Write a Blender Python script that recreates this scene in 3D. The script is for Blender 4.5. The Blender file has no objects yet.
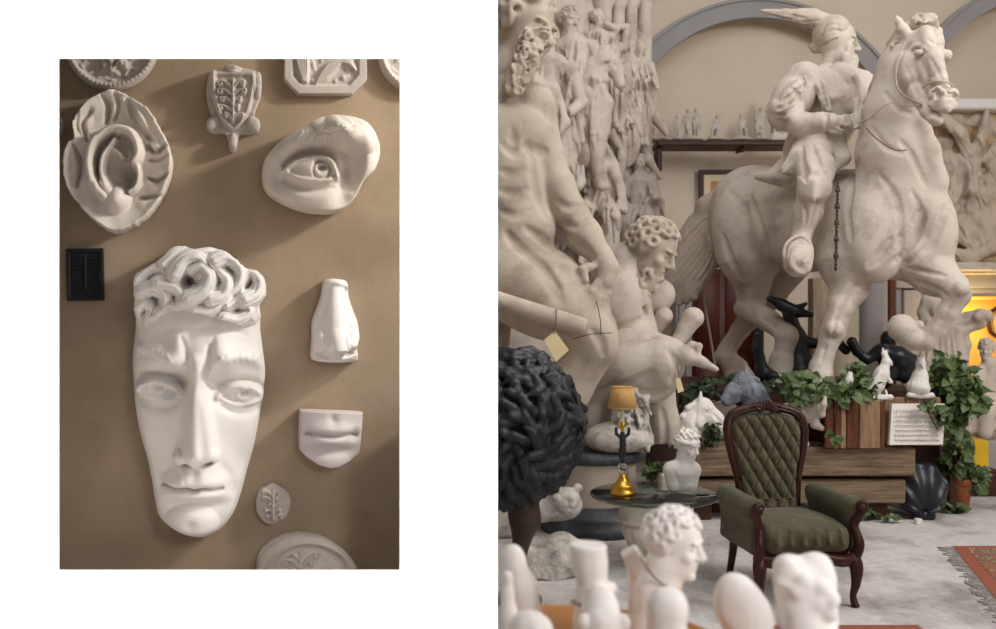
import bpy, math, random
import numpy as np
from math import pi, sin, cos, radians as rad
rng = np.random.RandomState(7)
random.seed(7)
COL = bpy.context.scene.collection
F_PX, CU, CV, EYE = 900.0, 498.0, 314.5, 1.6      # lens in pixels of the 996x629 frame, eye height

def P(u, v, Y):
    """world point at depth Y along the photo's pixel (u, v)"""
    return np.array([(u - CU) / F_PX * Y, Y, EYE - (v - CV) / F_PX * Y])

# ------------------------------------------------------------------ linking
OFF = {}
def A(x): return np.asarray(x, dtype=float)

def _mesh(name, V, F, smooth=True):
    me = bpy.data.meshes.new(name)
    V = A(V).reshape(-1, 3)
    if isinstance(F, np.ndarray) and F.ndim == 2:
        n, k = F.shape
        me.vertices.add(len(V)); me.vertices.foreach_set('co', V.astype(np.float32).ravel())
        me.loops.add(n * k); me.loops.foreach_set('vertex_index', F.astype(np.int32).ravel())
        me.polygons.add(n)
        me.polygons.foreach_set('loop_start', np.arange(0, n * k, k, dtype=np.int32))
        me.polygons.foreach_set('loop_total', np.full(n, k, dtype=np.int32))
        me.update(calc_edges=True); me.validate()
    else:
        me.from_pydata(V.tolist(), [], [tuple(int(i) for i in f) for f in F]); me.update()
    if smooth:
        me.polygons.foreach_set('use_smooth', [True] * len(me.polygons))
        if smooth == 'auto':
            try: me.set_sharp_from_angle(angle=rad(38))
            except Exception: pass
    return me

def obj(name, VF, mat, parent=None, local=False, smooth=True, label=None):
    """ONE mesh object.  Vertices are world unless local (then in the parent's own frame)."""
    V, F = VF
    V = A(V).reshape(-1, 3).copy()
    loc = (0, 0, 0)
    if parent is not None:
        if not local: V = V - A(OFF[parent.name])
    elif not local:
        loc = ((V[:, 0].min() + V[:, 0].max()) / 2, (V[:, 1].min() + V[:, 1].max()) / 2, V[:, 2].min())
        V = V - A(loc)
    o = bpy.data.objects.new(name, _mesh(name, V, F, smooth))
    COL.objects.link(o); o.location = loc
    if mat is not None: o.data.materials.append(mat)
    if parent is not None:
        o.parent = parent; OFF[o.name] = OFF[parent.name]
    else: OFF[o.name] = loc
    if label: o['label'] = label
    return o

def tag(o, label, cat, group=None, kind=None):
    o['label'] = label; o['category'] = cat
    if group: o['group'] = group
    if kind: o['kind'] = kind
    return o

def thing(name, label, cat, loc=(0, 0, 0), rz=0, group=None):
    o = bpy.data.objects.new(name, None); COL.objects.link(o)
    o.empty_display_size = .1
    o.location = loc; o.rotation_euler = (0, 0, rz); OFF[o.name] = tuple(loc)
    return tag(o, label, cat, group)

def struct(name, VF, mat, smooth=False):
    o = obj(name, VF, mat, smooth=smooth); o['kind'] = 'structure'; return o

# ------------------------------------------------------------------ mesh pieces: each returns (V, F)
def join(*parts):
    V = []; F = []; n = 0
    for v, f in parts:
        v = A(v).reshape(-1, 3); V.append(v)
        F += [tuple(int(i) + n for i in q) for q in f]; n += len(v)
    return np.vstack(V), F

def xf(VF, loc=(0, 0, 0), rot=(0, 0, 0), sc=1):
    V, F = VF
    return (A(V) * A(sc)) @ RM(rot).T + A(loc), F

def RM(r):
    cx, sx, cy, sy, cz, sz = cos(r[0]), sin(r[0]), cos(r[1]), sin(r[1]), cos(r[2]), sin(r[2])
    X = A([[1, 0, 0], [0, cx, -sx], [0, sx, cx]]); Yy = A([[cy, 0, sy], [0, 1, 0], [-sy, 0, cy]])
    Z = A([[cz, -sz, 0], [sz, cz, 0], [0, 0, 1]])
    return Z @ Yy @ X

def box(c, s, b=.006, rot=(0, 0, 0)):
    """box with chamfered edges; c centre, s full size"""
    hx, hy, hz = [q / 2 for q in s]; b = min(b, hx * .9, hy * .9, hz * .9)
    V = []; idx = {}
    for sx in (-1, 1):
        for sy in (-1, 1):
            for sz in (-1, 1):
                for ax in range(3):
                    d = [hx - b, hy - b, hz - b]; d[ax] += b
                    idx[(sx, sy, sz, ax)] = len(V); V.append((sx * d[0], sy * d[1], sz * d[2]))
    F = []
    for ax in range(3):
        o = [a for a in range(3) if a != ax]
        for s_ in (-1, 1):
            q = []
            for (p, r) in ((-1, -1), (1, -1), (1, 1), (-1, 1)):
                k = [0, 0, 0]; k[ax] = s_; k[o[0]] = p; k[o[1]] = r
                q.append(idx[(k[0], k[1], k[2], ax)])
            flip = (s_ > 0) == (ax == 1)
            F.append(tuple(q[::-1]) if flip else tuple(q))
    for ax in range(3):        # edges parallel to ax
        a, c_ = [q for q in range(3) if q != ax]
        for p in (-1, 1):
            for r in (-1, 1):
                k0 = [0, 0, 0]; k1 = [0, 0, 0]
                k0[ax] = -1; k1[ax] = 1; k0[a] = k1[a] = p; k0[c_] = k1[c_] = r
                q = (idx[(*k0, a)], idx[(*k1, a)], idx[(*k1, c_)], idx[(*k0, c_)])
                F.append(q)
    for sx in (-1, 1):
        for sy in (-1, 1):
            for sz in (-1, 1):
                F.append(tuple(idx[(sx, sy, sz, a)] for a in range(3)))
    # orient outwards
    V = A(V); F2 = []
    for f in F:
        p = V[list(f)]; n = np.cross(p[1] - p[0], p[2] - p[0])
        F2.append(f if n @ p.mean(0) > 0 else f[::-1])
    return V @ RM(rot).T + A(c), F2

def crom(pts, n=8, closed=False):
    pts = A(pts); m = len(pts)
    if m < 3 and not closed: 
        t = np.linspace(0, 1, n + 1)[:, None]; return pts[0] * (1 - t) + pts[1] * t
    out = []
    for i in range(m if closed else m - 1):
        if closed: p0, p1, p2, p3 = pts[i - 1], pts[i], pts[(i + 1) % m], pts[(i + 2) % m]
        else: p0, p1, p2, p3 = pts[max(i - 1, 0)], pts[i], pts[i + 1], pts[min(i + 2, m - 1)]
        for t in np.linspace(0, 1, n, endpoint=False):
            out.append(.5 * (2 * p1 + (p2 - p0) * t + (2 * p0 - 5 * p1 + 4 * p2 - p3) * t * t + (3 * p1 - p0 - 3 * p2 + p3) * t ** 3))
    if not closed: out.append(pts[-1])
    return A(out)

def tube(pts, r, n=12, sub=6, closed=False, flat=1.0, up=(0, 0, 1), caps=True):
    """swept tube through pts (Catmull-Rom); r number or list; flat squashes one axis"""
    pts = A(pts)
    rr = np.full(len(pts), float(r)) if np.isscalar(r) else A(r)
    Q = crom(np.c_[pts, rr], sub, closed) if sub > 1 else np.c_[pts, rr]
    C, R = Q[:, :3], Q[:, 3]; m = len(C)
    if closed: T = np.roll(C, -1, 0) - np.roll(C, 1, 0)
    else: T = np.gradient(C, axis=0)
    T /= np.linalg.norm(T, axis=1)[:, None] + 1e-12
    N = A(up) - (A(up) @ T[0]) * T[0]
    if np.linalg.norm(N) < 1e-3: N = A((1, 0, 0)) - T[0][0] * T[0]
    V = []; a = np.linspace(0, 2 * pi, n, endpoint=False)
    for i in range(m):
        N = N - (N @ T[i]) * T[i]; N /= np.linalg.norm(N) + 1e-12
        B = np.cross(T[i], N)
        V.append(C[i] + R[i] * (np.outer(np.cos(a), B) + flat * np.outer(np.sin(a), N)))
    V = np.vstack(V); F = []
    for i in range(m if closed else m - 1):
        j = (i + 1) % m
        for k in range(n):
            l = (k + 1) % n
            F.append((i * n + k, i * n + l, j * n + l, j * n + k))
    if caps and not closed:
        F.append(tuple(range(n))[::-1]); F.append(tuple((m - 1) * n + k for k in range(n)))
    return V, F

def lathe(prof, n=40, c=(0, 0, 0), flute=None):
    V = []; F = []; m = len(prof)
    for i, (r, z) in enumerate(prof):
        for k in range(n):
            a = 2 * pi * k / n; q = r * (flute(a, i) if flute else 1)
            V.append((q * cos(a) + c[0], q * sin(a) + c[1], z + c[2]))
    for i in range(m - 1):
        for k in range(n):
            l = (k + 1) % n
            F.append((i * n + k, i * n + l, (i + 1) * n + l, (i + 1) * n + k))
    F.append(tuple(range(n))[::-1]); F.append(tuple((m - 1) * n + k for k in range(n)))
    return A(V), F

def prism(pts, n_, d):
    """outline (3-D points, planar) extruded by vector d"""
    pts = A(pts); m = len(pts); V = np.vstack([pts, pts + A(d)])
    F = [tuple(range(m))[::-1], tuple(range(m, 2 * m))]
    F += [(i, (i + 1) % m, m + (i + 1) % m, m + i) for i in range(m)]
    nrm = np.zeros(3)
    for i in range(m): nrm += np.cross(pts[i], pts[(i + 1) % m])
    if nrm @ A(d) < 0: F = [f[::-1] for f in F]
    return V, F

# ------------------------------------------------------------------ signed-distance sculpting
class S:
    def __init__(s, h, scale=1.0): s.h = h; s.p = []; s.nz = None
    def _a(s, kind, lo, hi, dat, k, op): s.p.append((kind, A(lo), A(hi), dat, k, op)); return s
    def cap(s, a, ra, b, rb, k=.02, op=1):
        a, b = A(a), A(b); m = max(ra, rb)
        return s._a('c', np.minimum(a - ra, b - rb) , np.maximum(a + ra, b + rb), (a, ra, b, rb), k, op)
    def ell(s, c, r, rot=None, k=.02, op=1):
        c = A(c); r = A(r) if np.ndim(r) else A([r, r, r]); M = None
        e = r
        if rot is not None:
            M = RM(rot) if np.ndim(rot) == 1 else A(rot); e = np.sqrt(((M * r) ** 2).sum(1))
        return s._a('e', c - e, c + e, (c, r, M), k, op)
    def tor(s, c, R, r, n=(0, -1, 0), k=.005, op=1):
        c = A(c); n = A(n) / np.linalg.norm(n)
        return s._a('t', c - R - r, c + R + r, (c, R, r, n), k, op)
    def box(s, c, hs, rot=None, rd=.01, k=.01, op=1):
        c = A(c); hs = A(hs); M = None; e = hs
        if rot is not None:
            M = RM(rot) if np.ndim(rot) == 1 else A(rot); e = np.abs(M) @ hs
        return s._a('b', c - e, c + e, (c, hs, M, rd), k, op)
    # photo-traced helpers: pixel radius at a depth
    def chain(s, pts, k=4, op=1):
        for (a, b) in zip(pts[:-1], pts[1:]):
            s.cap(P(*a[:3]), a[3] * a[2] / F_PX, P(*b[:3]), b[3] * b[2] / F_PX, k * a[2] / F_PX, op)
        return s
    def blob(s, u, v, Y, ru, rv, ry, a=0, k=4, op=1, yaw=0):
        q = Y / F_PX
        return s.ell(P(u, v, Y), (ru * q, ry * q, rv * q), (0, rad(a), rad(yaw)), k * q, op)
    @staticmethod
    def _d(kind, dat, X, Y, Z):
        if kind == 'c':
            p, ra, q, rb = dat; d = q - p; dd = float(d @ d) + 1e-12
            x, y, z = X - p[0], Y - p[1], Z - p[2]
            t = np.clip((x * d[0] + y * d[1] + z * d[2]) / dd, 0, 1)
            return np.sqrt((x - t * d[0]) ** 2 + (y - t * d[1]) ** 2 + (z - t * d[2]) ** 2) - (ra + (rb - ra) * t)
        if kind == 't':
            c, R, r, nn = dat; x, y, z = X - c[0], Y - c[1], Z - c[2]
            w = x * nn[0] + y * nn[1] + z * nn[2]
            q = np.sqrt(np.maximum(x * x + y * y + z * z - w * w, 0)) - R
            return np.sqrt(q * q + w * w) - r
        c, M = dat[0], dat[2]; x, y, z = X - c[0], Y - c[1], Z - c[2]
        if M is not None:
            x, y, z = (x * M[0, 0] + y * M[1, 0] + z * M[2, 0], x * M[0, 1] + y * M[1, 1] + z * M[2, 1], x * M[0, 2] + y * M[1, 2] + z * M[2, 2])
        if kind == 'e':
            r = dat[1]
            k0 = np.sqrt((x / r[0]) ** 2 + (y / r[1]) ** 2 + (z / r[2]) ** 2)
            k1 = np.sqrt((x / r[0] ** 2) ** 2 + (y / r[1] ** 2) ** 2 + (z / r[2] ** 2) ** 2) + 1e-9
            return k0 * (k0 - 1) / k1
        r = dat[1] - dat[3]
        qx, qy, qz = np.abs(x) - r[0], np.abs(y) - r[1], np.abs(z) - r[2]
        return np.sqrt(np.maximum(qx, 0) ** 2 + np.maximum(qy, 0) ** 2 + np.maximum(qz, 0) ** 2) + np.minimum(np.maximum(np.maximum(qx, qy), qz), 0) - dat[3]
    def hit(s, uv, lo=None, hi=None):
        """depth of the first surface met along the line of sight through each (u, v)"""
        uv = A(uv); lo = lo or min(q[1][1] for q in s.p if q[5] > 0) - .05; hi = hi or max(q[2][1] for q in s.p if q[5] > 0)
        Yv = np.linspace(lo, hi, 260)
        X = ((uv[:, :1] - CU) / F_PX) * Yv; Z = EYE - ((uv[:, 1:2] - CV) / F_PX) * Yv; Y = np.broadcast_to(Yv, X.shape)
        f = np.full(X.shape, 1e3)
        for kind, a, b, dat, k, op in s.p:
            m = k + .02
            if a[0] - m > X.max() or b[0] + m < X.min() or a[2] - m > Z.max() or b[2] + m < Z.min(): continue
            D = s._d(kind, dat, X, Y, Z); k = max(k, 1e-5)
            if op > 0: f = np.minimum(f, D) - (np.maximum(k - np.abs(f - D), 0) / k) ** 2 * k * .25
            else: f = np.maximum(f, -D) + (np.maximum(k - np.abs(f + D), 0) / k) ** 2 * k * .25
        ins = f < 0; i = np.where(ins.any(1), ins.argmax(1), -1)
        return [float(Yv[j] - (Yv[1] - Yv[0]) * f[n, j] / (f[n, j] - f[n, j - 1])) if j > 0 else None for n, j in enumerate(i)]
    def mark(s, pts, w, d, k=1.5, n=5):
        """furrow (d > 0) or ridge (d < 0) drawn on the surface along (u, v) points; w, d in pixels"""
        q = crom(A(pts), n) if len(pts) > 2 else A([A(pts[0]) + (A(pts[1]) - A(pts[0])) * t for t in np.linspace(0, 1, n)])
        Ys = s.hit(q); m = len(q); op = -1 if d > 0 else 1; new = []
        for i in range(m - 1):
            if Ys[i] is None or Ys[i + 1] is None or abs(Ys[i] - Ys[i + 1]) > .12: continue
            e = []
            for j in (i, i + 1):
                px = Ys[j] / F_PX; t = 1 - .65 * abs(2 * j / (m - 1) - 1) ** 2; ww = w * t; dd = abs(d) * t
                y = Ys[j] - op * -1 * 0 + (-(ww - dd) if op < 0 else (ww - dd)) * px
                e.append((P(*q[j], y), ww * px))
            new.append((e, Ys[i] / F_PX))
        for e, px in new: s.cap(e[0][0], e[0][1], e[1][0], e[1][1], k * px, op)
        return s
    def noise(s, amp, freq, seed=1): s.nz = (amp, freq, seed); return s
    def mesh(s):
        h = s.h
        adds = [q for q in s.p if q[5] > 0]
        lo = np.min([q[1] - q[4] * .3 for q in adds], 0) - 3 * h; hi = np.max([q[2] + q[4] * .3 for q in adds], 0) + 3 * h
        n = np.ceil((hi - lo) / h).astype(int) + 1
        f = np.full(n, 1e3, np.float32)
        ax = [(lo[i] + h * np.arange(n[i])).astype(np.float32) for i in range(3)]
        for kind, a, b, dat, k, op in s.p:
            mg = k + 3 * h
            i0 = np.maximum(np.floor((a - mg - lo) / h).astype(int), 0); i1 = np.minimum(np.ceil((b + mg - lo) / h).astype(int) + 1, n)
            if (i1 <= i0).any(): continue
            X = ax[0][i0[0]:i1[0], None, None]; Y = ax[1][None, i0[1]:i1[1], None]; Z = ax[2][None, None, i0[2]:i1[2]]
            D = s._d(kind, dat, X, Y, Z)
            sl = f[i0[0]:i1[0], i0[1]:i1[1], i0[2]:i1[2]]
            D = D.astype(np.float32); k = max(k, 1e-5)
            if op > 0:
                g = np.maximum(k - np.abs(sl - D), 0) / k
                sl[...] = np.minimum(sl, D) - g * g * k * .25
            else:
                g = np.maximum(k - np.abs(sl + D), 0) / k
                sl[...] = np.maximum(sl, -D) + g * g * k * .25
        if s.nz:
            amp, fr, sd = s.nz; r = np.random.RandomState(sd)
            for o in range(3):
                for _ in range(3):
                    w = r.randn(3) * fr * 2 ** o; ph = r.rand(3) * 6
                    f += (amp / 2 ** o * np.sin(ax[0] * w[0] + ph[0])[:, None, None] * np.sin(ax[1] * w[1] + ph[1])[None, :, None] * np.sin(ax[2] * w[2] + ph[2])[None, None, :]).astype(np.float32)
        f[[0, -1]] = np.maximum(f[[0, -1]], h); f[:, [0, -1]] = np.maximum(f[:, [0, -1]], h); f[:, :, [0, -1]] = np.maximum(f[:, :, [0, -1]], h)
        return nets(f, lo, h)

def nets(f, lo, h):
    s = f < 0
    c = s[:-1, :-1, :-1].astype(np.int8)
    for i in (0, 1):
        for j in (0, 1):
            for k in (0, 1):
                if i + j + k: c = c + s[i:f.shape[0] - 1 + i, j:f.shape[1] - 1 + j, k:f.shape[2] - 1 + k]
    act = (c > 0) & (c < 8)
    I = np.argwhere(act); idx = np.full(act.shape, -1, np.int32); idx[act] = np.arange(len(I))
    acc = np.zeros((len(I), 3)); cnt = np.zeros(len(I))
    cor = [(i, j, k) for i in (0, 1) for j in (0, 1) for k in (0, 1)]
    val = {q: f[I[:, 0] + q[0], I[:, 1] + q[1], I[:, 2] + q[2]] for q in cor}
    for q in cor:
        for ax in range(3):
            if q[ax]: continue
            r = list(q); r[ax] = 1; a, b = val[q], val[tuple(r)]
            m = (a < 0) != (b < 0); t = np.where(m, a / np.where(m, a - b, 1), 0)
            p = np.tile(A(q), (len(I), 1)); p[:, ax] = t
            acc[m] += p[m]; cnt[m] += 1
    V = lo + h * (I + acc / np.maximum(cnt, 1)[:, None])
    F = []
    for ax in range(3):
        o = [(ax + 1) % 3, (ax + 2) % 3]
        sl0 = [slice(None)] * 3; sl1 = [slice(None)] * 3; sl0[ax] = slice(0, -1); sl1[ax] = slice(1, None)
        a, b = s[tuple(sl0)], s[tuple(sl1)]
        E = np.argwhere(a != b); E = E[(E[:, o[0]] > 0) & (E[:, o[1]] > 0) & (E[:, o[0]] < f.shape[o[0]] - 1) & (E[:, o[1]] < f.shape[o[1]] - 1)]
        ins = a[E[:, 0], E[:, 1], E[:, 2]]
        def g(d0, d1):
            e = E.copy(); e[:, o[0]] += d0; e[:, o[1]] += d1; return idx[e[:, 0], e[:, 1], e[:, 2]]
        Q = np.stack([g(-1, -1), g(0, -1), g(0, 0), g(-1, 0)], 1)
        Q[~ins] = Q[~ins][:, ::-1]; F.append(Q)
    return V, np.vstack(F)

def basis(fwd, up=(0, 0, 1)):
    f = A(fwd) / np.linalg.norm(fwd); r = np.cross(f, A(up)); r /= np.linalg.norm(r); u = np.cross(r, f)
    return f, r, u          # forward, right, up

def head(s, c, R, fwd, up=(0, 0, 1), hair='curly', beard=0, k=None, seed=0, neck=None, curl=.17, ears=1):
    """sculpted human head; c centre, R = half head height"""
    f, r, u = basis(fwd, up); c = A(c); k = k or R * .18
    L = lambda x, y, z: c + R * (x * r + y * f + z * u)
    M = np.stack([r, f, u], 1)
    s.ell(L(0, -.12, .22), (R * .68, R * .82, R * .76), M, k)                 # skull
    s.ell(L(0, .22, -.38), (R * .5, R * .5, R * .6), M, k)                    # jaw
    s.ell(L(0, .58, -.83), (R * .2, R * .16, R * .16), M, k)                  # chin
    for e in (-1, 1):
        s.ell(L(.27 * e, .66, .06), (R * .17, R * .13, R * .11), M, R * .08, -1)   # socket
        s.ell(L(.27 * e, .56, .04), (R * .13, R * .13, R * .09), M, R * .03)  # eye
        s.ell(L(.26 * e, .66, .2), (R * .2, R * .09, R * .06), M, R * .09)    # brow
        s.ell(L(.36 * e, .5, -.22), (R * .17, R * .15, R * .16), M, R * .15)  # cheek
        if ears: s.ell(L(.69 * e, -.08, .0), (R * .07, R * .15, R * .24), M, R * .05)
    s.cap(L(0, .66, .15), R * .07, L(0, .86, -.22), R * .12, R * .1)          # nose
    for e in (-1, 1): s.ell(L(.1 * e, .76, -.26), (R * .08, R * .1, R * .07), M, R * .05)
    s.ell(L(0, .66, -.45), (R * .2, R * .11, R * .06), M, R * .06)
    s.ell(L(0, .65, -.58), (R * .17, R * .11, R * .07), M, R * .05)
    s.cap(L(-.2, .78, -.515), R * .025, L(.2, .78, -.515), R * .025, R * .03, -1)
    if neck is not None: s.cap(L(0, -.1, -.5), R * .42, neck[0], neck[1], k)
    rr = np.random.RandomState(seed)
    if hair:
        n = int(9 / curl)
        for i in range(n * 2):
            z = 1 - 2 * (i + .5) / (n * 2); a = i * 2.39996
            d = A([math.sqrt(1 - z * z) * cos(a), math.sqrt(1 - z * z) * sin(a), z])
            if d[1] > .35 and d[2] < .58: continue
            if d[2] < -.45: continue
            p = L(d[0] * .72, d[1] * .86 - .12, d[2] * .8 + .22)
            nn = (d[0] * r + d[1] * f + d[2] * u) + rr.randn(3) * .25
            if hair == 'curly':
                s.tor(p, R * curl * .75, R * curl * .38, nn, R * .05)
            else:
                t = np.cross(nn, r); t /= np.linalg.norm(t) + 1e-9
                s.cap(p - t * R * .2, R * .07, p + t * R * .2, R * .09, R * .05)
    if beard:
        for i in range(int(16 * beard) + 14):
            a = rr.uniform(-1.15, 1.15); z = rr.uniform(-1.15 - .35 * beard, -.38)
            y = .72 - .42 * abs(a) + .1 * rr.rand() - .25 * max(0, -z - 1)
            if abs(a) < .3 and z > -.68: continue
            p = L(sin(a) * .52 * (1 - .2 * max(0, -z - .8)), y * .92, z)
            if hair == 'curly': s.tor(p, R * curl * .6, R * curl * .36, f + rr.randn(3) * .5 + sin(a) * r, R * .05)
            else: s.cap(p, R * .1, p - u * R * .28, R * .05, R * .05)
        s.ell(L(0, .42, -.95), (R * .36, R * .3, R * (.3 + .2 * beard)), M, R * .1)
    return L

def hand(s, w, d, n, R, curl=.6, k=None, side=1):
    """w wrist, d direction of the fingers, n back-of-hand normal, R palm half length"""
    d = A(d) / np.linalg.norm(d); n = A(n) - (A(n) @ d) * d; n /= np.linalg.norm(n); x = np.cross(d, n) * side
    k = k or R * .15; w = A(w)
    M = np.stack([x, d, n], 1)
    s.ell(w + d * R * .8, (R * .62, R * .85, R * .3), M, k)
    for i, (o, l) in enumerate(((-.5, .72), (-.17, .85), (.17, .95), (.5, .85))):
        p0 = w + d * R * 1.4 + x * R * o; a = curl * .5
        p1 = p0 + R * l * .6 * (d * cos(a) - n * sin(a)); a = curl * 1.4
        p2 = p1 + R * l * .5 * (d * cos(a) - n * sin(a)); a = curl * 2.2
        p3 = p2 + R * l * .35 * (d * cos(a) - n * sin(a))
        s.cap(p0, R * .19, p1, R * .17, R * .05); s.cap(p1, R * .17, p2, R * .15, R * .04); s.cap(p2, R * .15, p3, R * .12, R * .04)
    q0 = w + d * R * .4 + x * R * .5; q1 = q0 + R * .6 * (d * .75 + x * .6 - n * .3); q2 = q1 + R * .5 * (d * .95 - n * .4)
    s.cap(q0, R * .24, q1, R * .18, R * .1); s.cap(q1, R * .18, q2, R * .14, R * .05)

# ------------------------------------------------------------------ materials
def mat(name, col, rough=.8, var=.12, scale=6, bump=.15, bscale=40, dirt=None, dirt_amt=.35, dscale=2.5, metal=0, spec=.3, ao=0):
    m = bpy.data.materials.new(name); m.use_nodes = True; nt = m.node_tree; N = nt.nodes; L = nt.links
    b = N['Principled BSDF']; b.inputs['Roughness'].default_value = rough; b.inputs['Metallic'].default_value = metal
    b.inputs['Specular IOR Level'].default_value = spec
    tc = N.new('ShaderNodeTexCoord'); 
    def nz(sc, det=6):
        n = N.new('ShaderNodeTexNoise'); n.inputs['Scale'].default_value = sc; n.inputs['Detail'].default_value = det; n.inputs['Roughness'].default_value = .62
        L.new(tc.outputs['Object'], n.inputs['Vector']); return n
    n1 = nz(scale); r = N.new('ShaderNodeValToRGB'); L.new(n1.outputs['Fac'], r.inputs['Fac'])
    c = A(col); r.color_ramp.elements[0].position = .3; r.color_ramp.elements[1].position = .7
    r.color_ramp.elements[0].color = (*np.clip(c * (1 - var), 0, 1), 1); r.color_ramp.elements[1].color = (*np.clip(c * (1 + var * .7), 0, 1), 1)
    out = r.outputs['Color']
    if dirt is not None:
        n2 = nz(dscale, 9); r2 = N.new('ShaderNodeValToRGB'); L.new(n2.outputs['Fac'], r2.inputs['Fac'])
        r2.color_ramp.elements[0].position = .48; r2.color_ramp.elements[1].position = .68
        r2.color_ramp.elements[0].color = (0, 0, 0, 1); r2.color_ramp.elements[1].color = (dirt_amt,) * 3 + (1,)
        mx = N.new('ShaderNodeMix'); mx.data_type = 'RGBA'
        L.new(r2.outputs['Color'], mx.inputs[0]); L.new(out, mx.inputs[6]); mx.inputs[7].default_value = (*dirt, 1)
        out = mx.outputs[2]
    L.new(out, b.inputs['Base Color'])
    if bump:
        n3 = nz(bscale, 5); bp = N.new('ShaderNodeBump'); bp.inputs['Strength'].default_value = bump; bp.inputs['Distance'].default_value = .02
        L.new(n3.outputs['Fac'], bp.inputs['Height']); L.new(bp.outputs['Normal'], b.inputs['Normal'])
    return m

def wood(name, c1, c2, sc=(1, 12, 12), rough=.6, bump=.2, rot=(0, 0, 0)):
    m = bpy.data.materials.new(name); m.use_nodes = True; nt = m.node_tree; N = nt.nodes; L = nt.links
    b = N['Principled BSDF']; b.inputs['Roughness'].default_value = rough; b.inputs['Specular IOR Level'].default_value = .3
    tc = N.new('ShaderNodeTexCoord'); mp = N.new('ShaderNodeMapping'); mp.inputs['Scale'].default_value = sc; mp.inputs['Rotation'].default_value = rot
    L.new(tc.outputs['Object'], mp.inputs['Vector'])
    n = N.new('ShaderNodeTexNoise'); n.inputs['Scale'].default_value = 3; n.inputs['Detail'].default_value = 8; n.inputs['Roughness'].default_value = .65
    L.new(mp.outputs['Vector'], n.inputs['Vector'])
    r = N.new('ShaderNodeValToRGB'); r.color_ramp.elements[0].position = .3; r.color_ramp.elements[1].position = .72
    r.color_ramp.elements[0].color = (*c1, 1); r.color_ramp.elements[1].color = (*c2, 1)
    L.new(n.outputs['Fac'], r.inputs['Fac']); L.new(r.outputs['Color'], b.inputs['Base Color'])
    bp = N.new('ShaderNodeBump'); bp.inputs['Strength'].default_value = bump; bp.inputs['Distance'].default_value = .02
    L.new(n.outputs['Fac'], bp.inputs['Height']); L.new(bp.outputs['Normal'], b.inputs['Normal'])
    return m

def lin(r, g, b):
    f = lambda c: ((c / 255 + .055) / 1.055) ** 2.4 if c > 10 else c / 255 / 12.92
    return (f(r), f(g), f(b))

M = {}
M['white_paint'] = mat('white_paint', (.9, .9, .9), .9, 0, 1, 0)
M['niche'] = mat('ochre_wall', lin(168, 148, 124), .9, .09, 3, .15, 60, lin(138, 116, 94), .5, 1.3)
M['cast'] = mat('white_plaster', lin(232, 226, 220), .75, .03, 5, .06, 60)
M['cast_warm'] = mat('warm_plaster', lin(218, 208, 196), .8, .07, 6, .12, 50, lin(170, 152, 132), .35, 4)
M['cast_grey'] = mat('grey_plaster', lin(196, 186, 176), .85, .1, 10, .2, 60, lin(150, 138, 124), .4, 6)
M['cast_lilac'] = mat('lilac_plaster', lin(206, 196, 192), .8, .05, 6, .08, 60)
M['statue'] = mat('aged_plaster', lin(212, 200, 187), .82, .08, 4, .14, 45, lin(132, 116, 102), .62, 4)
M['statue_dim'] = mat('aged_warm_plaster', lin(200, 186, 170), .85, .1, 4, .18, 40, lin(126, 108, 92), .6, 3)
M['relief'] = mat('relief_plaster', lin(208, 195, 183), .85, .08, 5, .18, 45, lin(138, 122, 108), .55, 4)
M['bust'] = mat('chalk_plaster', lin(238, 230, 224), .8, .04, 8, .08, 60)
M['rough_stone'] = mat('rough_stone', lin(205, 198, 188), .95, .22, 22, .9, 26, lin(110, 104, 98), .7, 9)
M['bronze'] = mat('dark_bronze', (.012, .013, .02), .38, .3, 9, .2, 30, spec=.5)
M['black_bronze'] = mat('black_patina', (.008, .008, .012), .55, .4, 6, .3, 25, lin(46, 46, 54), .3, 8, spec=.4)
M['brown_bronze'] = mat('brown_patina', lin(58, 42, 36), .5, .3, 6, .2, 25)
M['gold'] = mat('gilt_brass', lin(214, 160, 60), .3, .1, 12, .05, 30, metal=.9)
M['dark_stone'] = mat('dark_marble', lin(70, 72, 78), .45, .3, 5, .1, 20, lin(130, 128, 124), .4, 6)
M['wall'] = mat('cream_wall', lin(218, 203, 184), .92, .04, 1.2, .08, 30, lin(202, 185, 165), .4, .7)
M['grey_stone'] = mat('grey_stone', lin(160, 156, 156), .85, .06, 4, .08, 30)
M['floor'] = mat('worn_concrete', lin(212, 206, 203), .85, .14, 14, .35, 45, lin(140, 130, 124), .8, 2.4)
M['door'] = wood('red_brown_wood', lin(50, 18, 10), lin(92, 38, 20), (10, 10, 1), .45)
M['dark_wood'] = wood('dark_wood', lin(48, 26, 20), lin(84, 48, 36), (1, 10, 10), .5)
M['mahogany'] = wood('mahogany', lin(34, 14, 10), lin(72, 34, 24), (8, 8, 2), .3)
M['timber'] = wood('weathered_timber', lin(88, 72, 58), lin(160, 138, 112), (1.2, 14, 14), .85, .5)
M['plank'] = wood('pale_plank', lin(120, 92, 70), lin(176, 144, 112), (10, 10, 1.4), .8, .4)
M['plank_red'] = wood('red_plank', lin(74, 40, 28), lin(120, 74, 52), (10, 10, 1.4), .75, .3)
M['post'] = wood('whitewashed_post', lin(120, 96, 72), lin(190, 176, 156), (10, 10, 1.2), .9, .6)
M['table_wood'] = wood('honey_wood', lin(150, 96, 44), lin(196, 138, 74), (1.5, 12, 12), .4, .1)
M['velvet'] = mat('olive_velvet', lin(84, 78, 56), .9, .18, 14, .1, 120, lin(112, 104, 76), .35, 7)
M['velvet'].node_tree.nodes['Principled BSDF'].inputs['Sheen Weight'].default_value = .15
M['paper'] = mat('manila_card', lin(232, 214, 170), .8, .04, 5, .03)
M['string'] = mat('brown_string', lin(110, 86, 60), .9, .1, 5, 0)
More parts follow.
